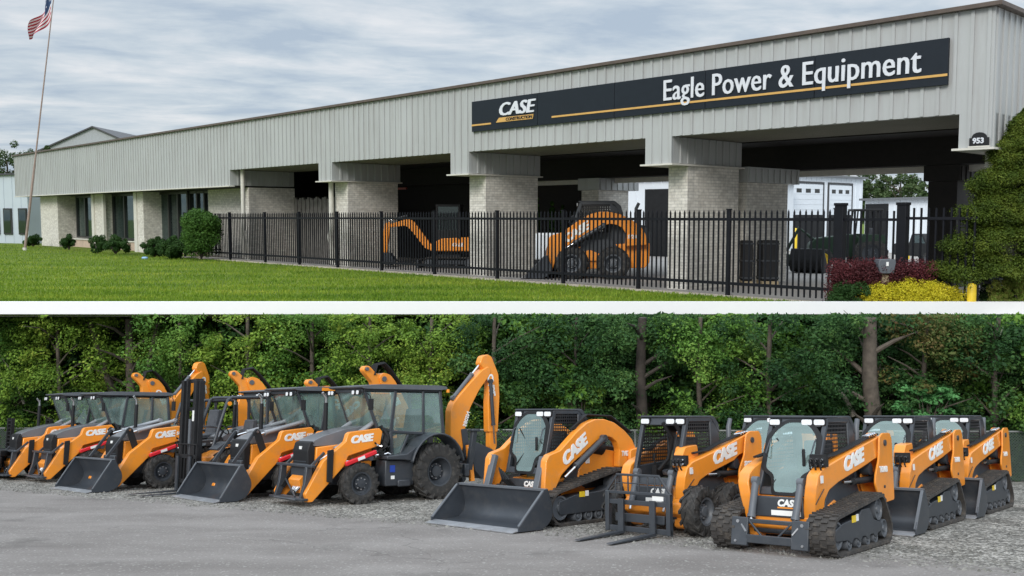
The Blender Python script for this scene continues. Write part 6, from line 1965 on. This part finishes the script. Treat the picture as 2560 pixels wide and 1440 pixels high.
wood_tree('dense deep green tree above the middle track loader', 8.4, fy(8.4)+1.4, 2.0, LEAF_D)
wood_tree('tree with a thick leaning grey trunk behind the front track loader', 11.4, fy(11.4)+.7, 1.8, LEAF_D, tr=.27, lean=-.05, dens=.75, low=.4)
wood_tree('tree with rust-tinged leaves above the right-hand cabs', 13.0, fy(13)+1.2, 1.7, LEAF_R, dens=.6, low=.55)
wood_tree('dark green tree at the right among bare dead branches', 15.2, fy(15.2)+1.6, 2.0, LEAF_D)
wood_tree('rightmost tree of the wood at the edge of the picture', 17.6, fy(17.6)+1.4, 2.0, LEAF_G)
labs = ['in the second rank, far left', 'in the second rank behind the forked tree', 'in the second rank left of the mast', 'in the second rank behind the mast', 'in the second rank behind the curved boom',
        'in the second rank between the two tall cabs', 'in the second rank behind the raised boom', 'in the second rank behind the thin black trunk', 'in the second rank behind the brown trunk',
        'in the second rank above the middle track loader', 'in the second rank right of the leaning trunk', 'in the second rank, far right']
for i, l_ in enumerate(labs):
    x = -21 + i*3.7
    wood_tree('shaded green tree ' + l_, x, fy(x)+3.2+.5*(i % 3), 2.5, (LEAF_G, LEAF_D)[i % 2], dens=.9, low=.0, leaf=.19)
# undergrowth behind the fence: nobody could count it
cs = []; rs = []
for k in range(900):
    x = rng.uniform(-23, 20); y = fy(x)+.5+2.2*rng.random(); p = wB(x, y, .1+1.5*rng.random()**1.3)
    cs.append(tuple(p)); s_ = .25+.25*rng.random(); rs.append((s_*1.2, s_*1.2, s_*.8))
V = leaf_cloud(cs, rs, 60, .15, up=.8)
tag(leaves_obj('undergrowth', V, LEAF_D), kind='stuff')
def yard_shrub(label, u, v, y, w, h, mat, name='shrub'):
    d = toB(u, v); k = y/d.y; x = d.x*k; zc_ = HB + d.z*k
    o = wB(x, y, 0); root = empty(name, loc=o, label=label, cat='shrub')
    m = MB(); m.tube([(0, 0, 0), (.1, 0, zc_*.6), (0, 0, zc_)], [.05, .04, .02], 6)
    cs = []; rs = []
    for k in range(26):
        a = rng.random()*6.28; q = rng.random()**.5; c = (w*q*math.cos(a), w*q*math.sin(a)*.6, zc_+h*(rng.random()*2-1)*.8); cs.append(c); rs.append((.30, .30, .12))
        m.tube([(0, 0, zc_*.5), c], [.02, .008], 5)
    m.build('stem', BARK, root)
    leaves_obj('foliage', leaf_cloud(cs, rs, 70, .15, up=1.4), mat, root)
yard_shrub('bright green sumac bush above the rear right cab', 2300, 1000, fy(13)-.3+1.0, .95, .65, LEAF_B)
yard_shrub('light green leafy bush right of the thin black trunk', 1450, 990, fy(2.4)+.7, .8, .6, LEAF_G)
# dead branches and logs
DEAD = pm('dead_wood', (.26, .24, .20), rough=.9, var=.2, scale=3)
def deadwood(name, label, cat, pts, y, r0=.05):
    P = []
    for u, v in pts:
        d = toB(u, v); k = y/d.y; P.append(wB(d.x*k, y, HB+d.z*k))
    m = MB(); n = len(P); o0 = P[0]
    m.tube([tuple(p-o0) for p in P], [r0*(1-.75*i/(n-1)) for i in range(n)], 7)
    o = m.build(name, DEAD); o.location = o0
    return tag(o, label, cat)
deadwood('dead_branch', 'long pale dead branch, the highest one at the right', 'branch', [(2545, 850), (2500, 838), (2420, 832), (2340, 828)], 30.6)
deadwood('dead_branch', 'short thick pale dead branch just below the highest one', 'branch', [(2560, 895), (2520, 878), (2470, 868), (2405, 872)], 30.2, .07)
deadwood('dead_branch', 'long thin dead branch lying almost level above the right cabs', 'branch', [(2540, 935), (2440, 928), (2300, 924), (2170, 920)], 30.4, .03)
deadwood('dead_branch', 'thin pale dead stem slanting up at the upper right corner', 'branch', [(2480, 960), (2490, 870), (2510, 810), (2530, 792)], 30.0, .04)
deadwood('fallen_log', 'broken pale log leaning beside the thick grey trunk', 'log', [(2135, 1040), (2110, 990), (2065, 945)], 30.6, .11)
deadwood('dead_branch', 'pale dead stem leaning at the far left', 'branch', [(60, 1010), (30, 930), (-5, 880)], 36.6, .05)

# ------------------------------------------------------------------ machines in the yard
backhoe('nearest backhoe loader with its orange boom stretched out and no bucket in front', yard_matrix(50, (2.1, .98), (903, 1261)), False, 'out')
backhoe('backhoe loader with a front bucket directly left of the nearest one', yard_matrix(47, (3.3, 1.2), (632, 1253)), True, (0, -.33, .02), beacon=True)
backhoe('backhoe loader with a bucket and an open roll frame parked left of the forklift mast', yard_matrix(43, (3.3, 1.2), (308, 1229)), True, (-12, -.30, .02), open_station=True)
backhoe('backhoe loader without a bucket, its cab just left of the forklift mast', yard_matrix(47, (3.3, .75), (118, 1207)), False, ('out', 18, .22, .40))
backhoe('leftmost backhoe loader, mostly hidden behind its neighbour', yard_matrix(47, (3.3, .75), (30, 1201)), False, (0, -.36, .12))
backhoe('rearmost backhoe loader, only its cab showing between two others', yard_matrix(47, (2.1, .98), (655, 1222)), False, (0, .40, -.27), beacon=True)
forklift('black rough-terrain forklift with a tall mast and open overhead guard', yard_matrix(47, (.75, .40), (492, 1236)))
tv_loader('large orange track loader with a humped arm and wide bucket in the middle', yard_matrix(45, (1.1, 1.0), (1440, 1312)))
wheel_loader('orange skid steer on rubber tyres with a pallet fork and open cab', yard_matrix(42.5, (.6, .93), (1765, 1343)))
tr_loader('front orange track loader with a bare attachment plate and no bucket', yard_matrix(40, (.9, .96), (2115, 1393)), False, lamps=3)
tr_loader('orange track loader with a bucket just right of the front one', yard_matrix(40, (.55, .96), (2353, 1319)), True)
tr_loader('farthest right orange track loader with a bucket', yard_matrix(40, (.55, .96), (2489, 1281)), True)
g_ = Matrix.Translation((5.47, 20.3, 0)); t_ = R(40)
M_ = MB_YARD @ Matrix(((-math.sin(t_), math.cos(t_), 0, 5.47), (-math.cos(t_), -math.sin(t_), 0, 20.3), (0, 0, 1, 0), (0, 0, 0, 1)))
tr_loader('orange track loader half hidden directly behind the front one', M_, True)
# black ramps standing on a flat trailer at the far left
def ramp(label, u, vt, vb, y, w):
    d = toB(u, vb); k = y/d.y; M = MB_YARD @ Matrix.Translation((d.x*k, y, 0)) @ Matrix.Rotation(-.75, 4, 'Z')
    zt3 = HB + toB(u, vt).z*(y/toB(u, vt).y)
    r = empty('loading_ramp', M, label=label, cat='ramp', group='black loading ramps')
    m = MB()
    for s in (-1, 1): m.box(s*w-.04, s*w+.04, -.05, .05, .9, zt3)
    m.build('side_rail', BLACK, r)
    m = MB(); z = .95
    while z < zt3: m.box(-w, w, -.04, .04, z, z+.035); z += .12
    m.build('rungs', BLACK, r)
ramp('leftmost upright black ladder-like ramp on the trailer', 18, 1045, 1190, 31.6, .17)
ramp('middle upright black ladder-like ramp, left of the cabs', 114, 1047, 1190, 34.5, .17)
ramp('rightmost upright black ramp, half hidden by the left exhaust stack', 163, 1049, 1190, 35.5, .17)
d = toB(-60, 1195); k = 30.5/d.y
tl = empty('flat_trailer', MB_YARD @ Matrix.Translation((d.x*k, 30.8, 0)) @ Matrix.Rotation(-.05, 4, 'Z'), label='low black flatbed trailer at the far left edge', cat='trailer')
m = MB(); m.box(-2.2, 1.25, -1.1, 1.1, .72, .90); m.box(-2.2, 1.25, -1.1, -1.0, .35, .72); m.build('deck', BLACK, tl, bevel=.02)
for x in (-.9, .1):
    wheel(tl, 'wheel', (x, -1.15, .38), .38, .24, .25, 12, -1, rimmat=DARK)
for s in (1,):
    wheel(tl, 'wheel', (.1, 1.15, .38), .38, .24, .25, 12, 1, rimmat=DARK)
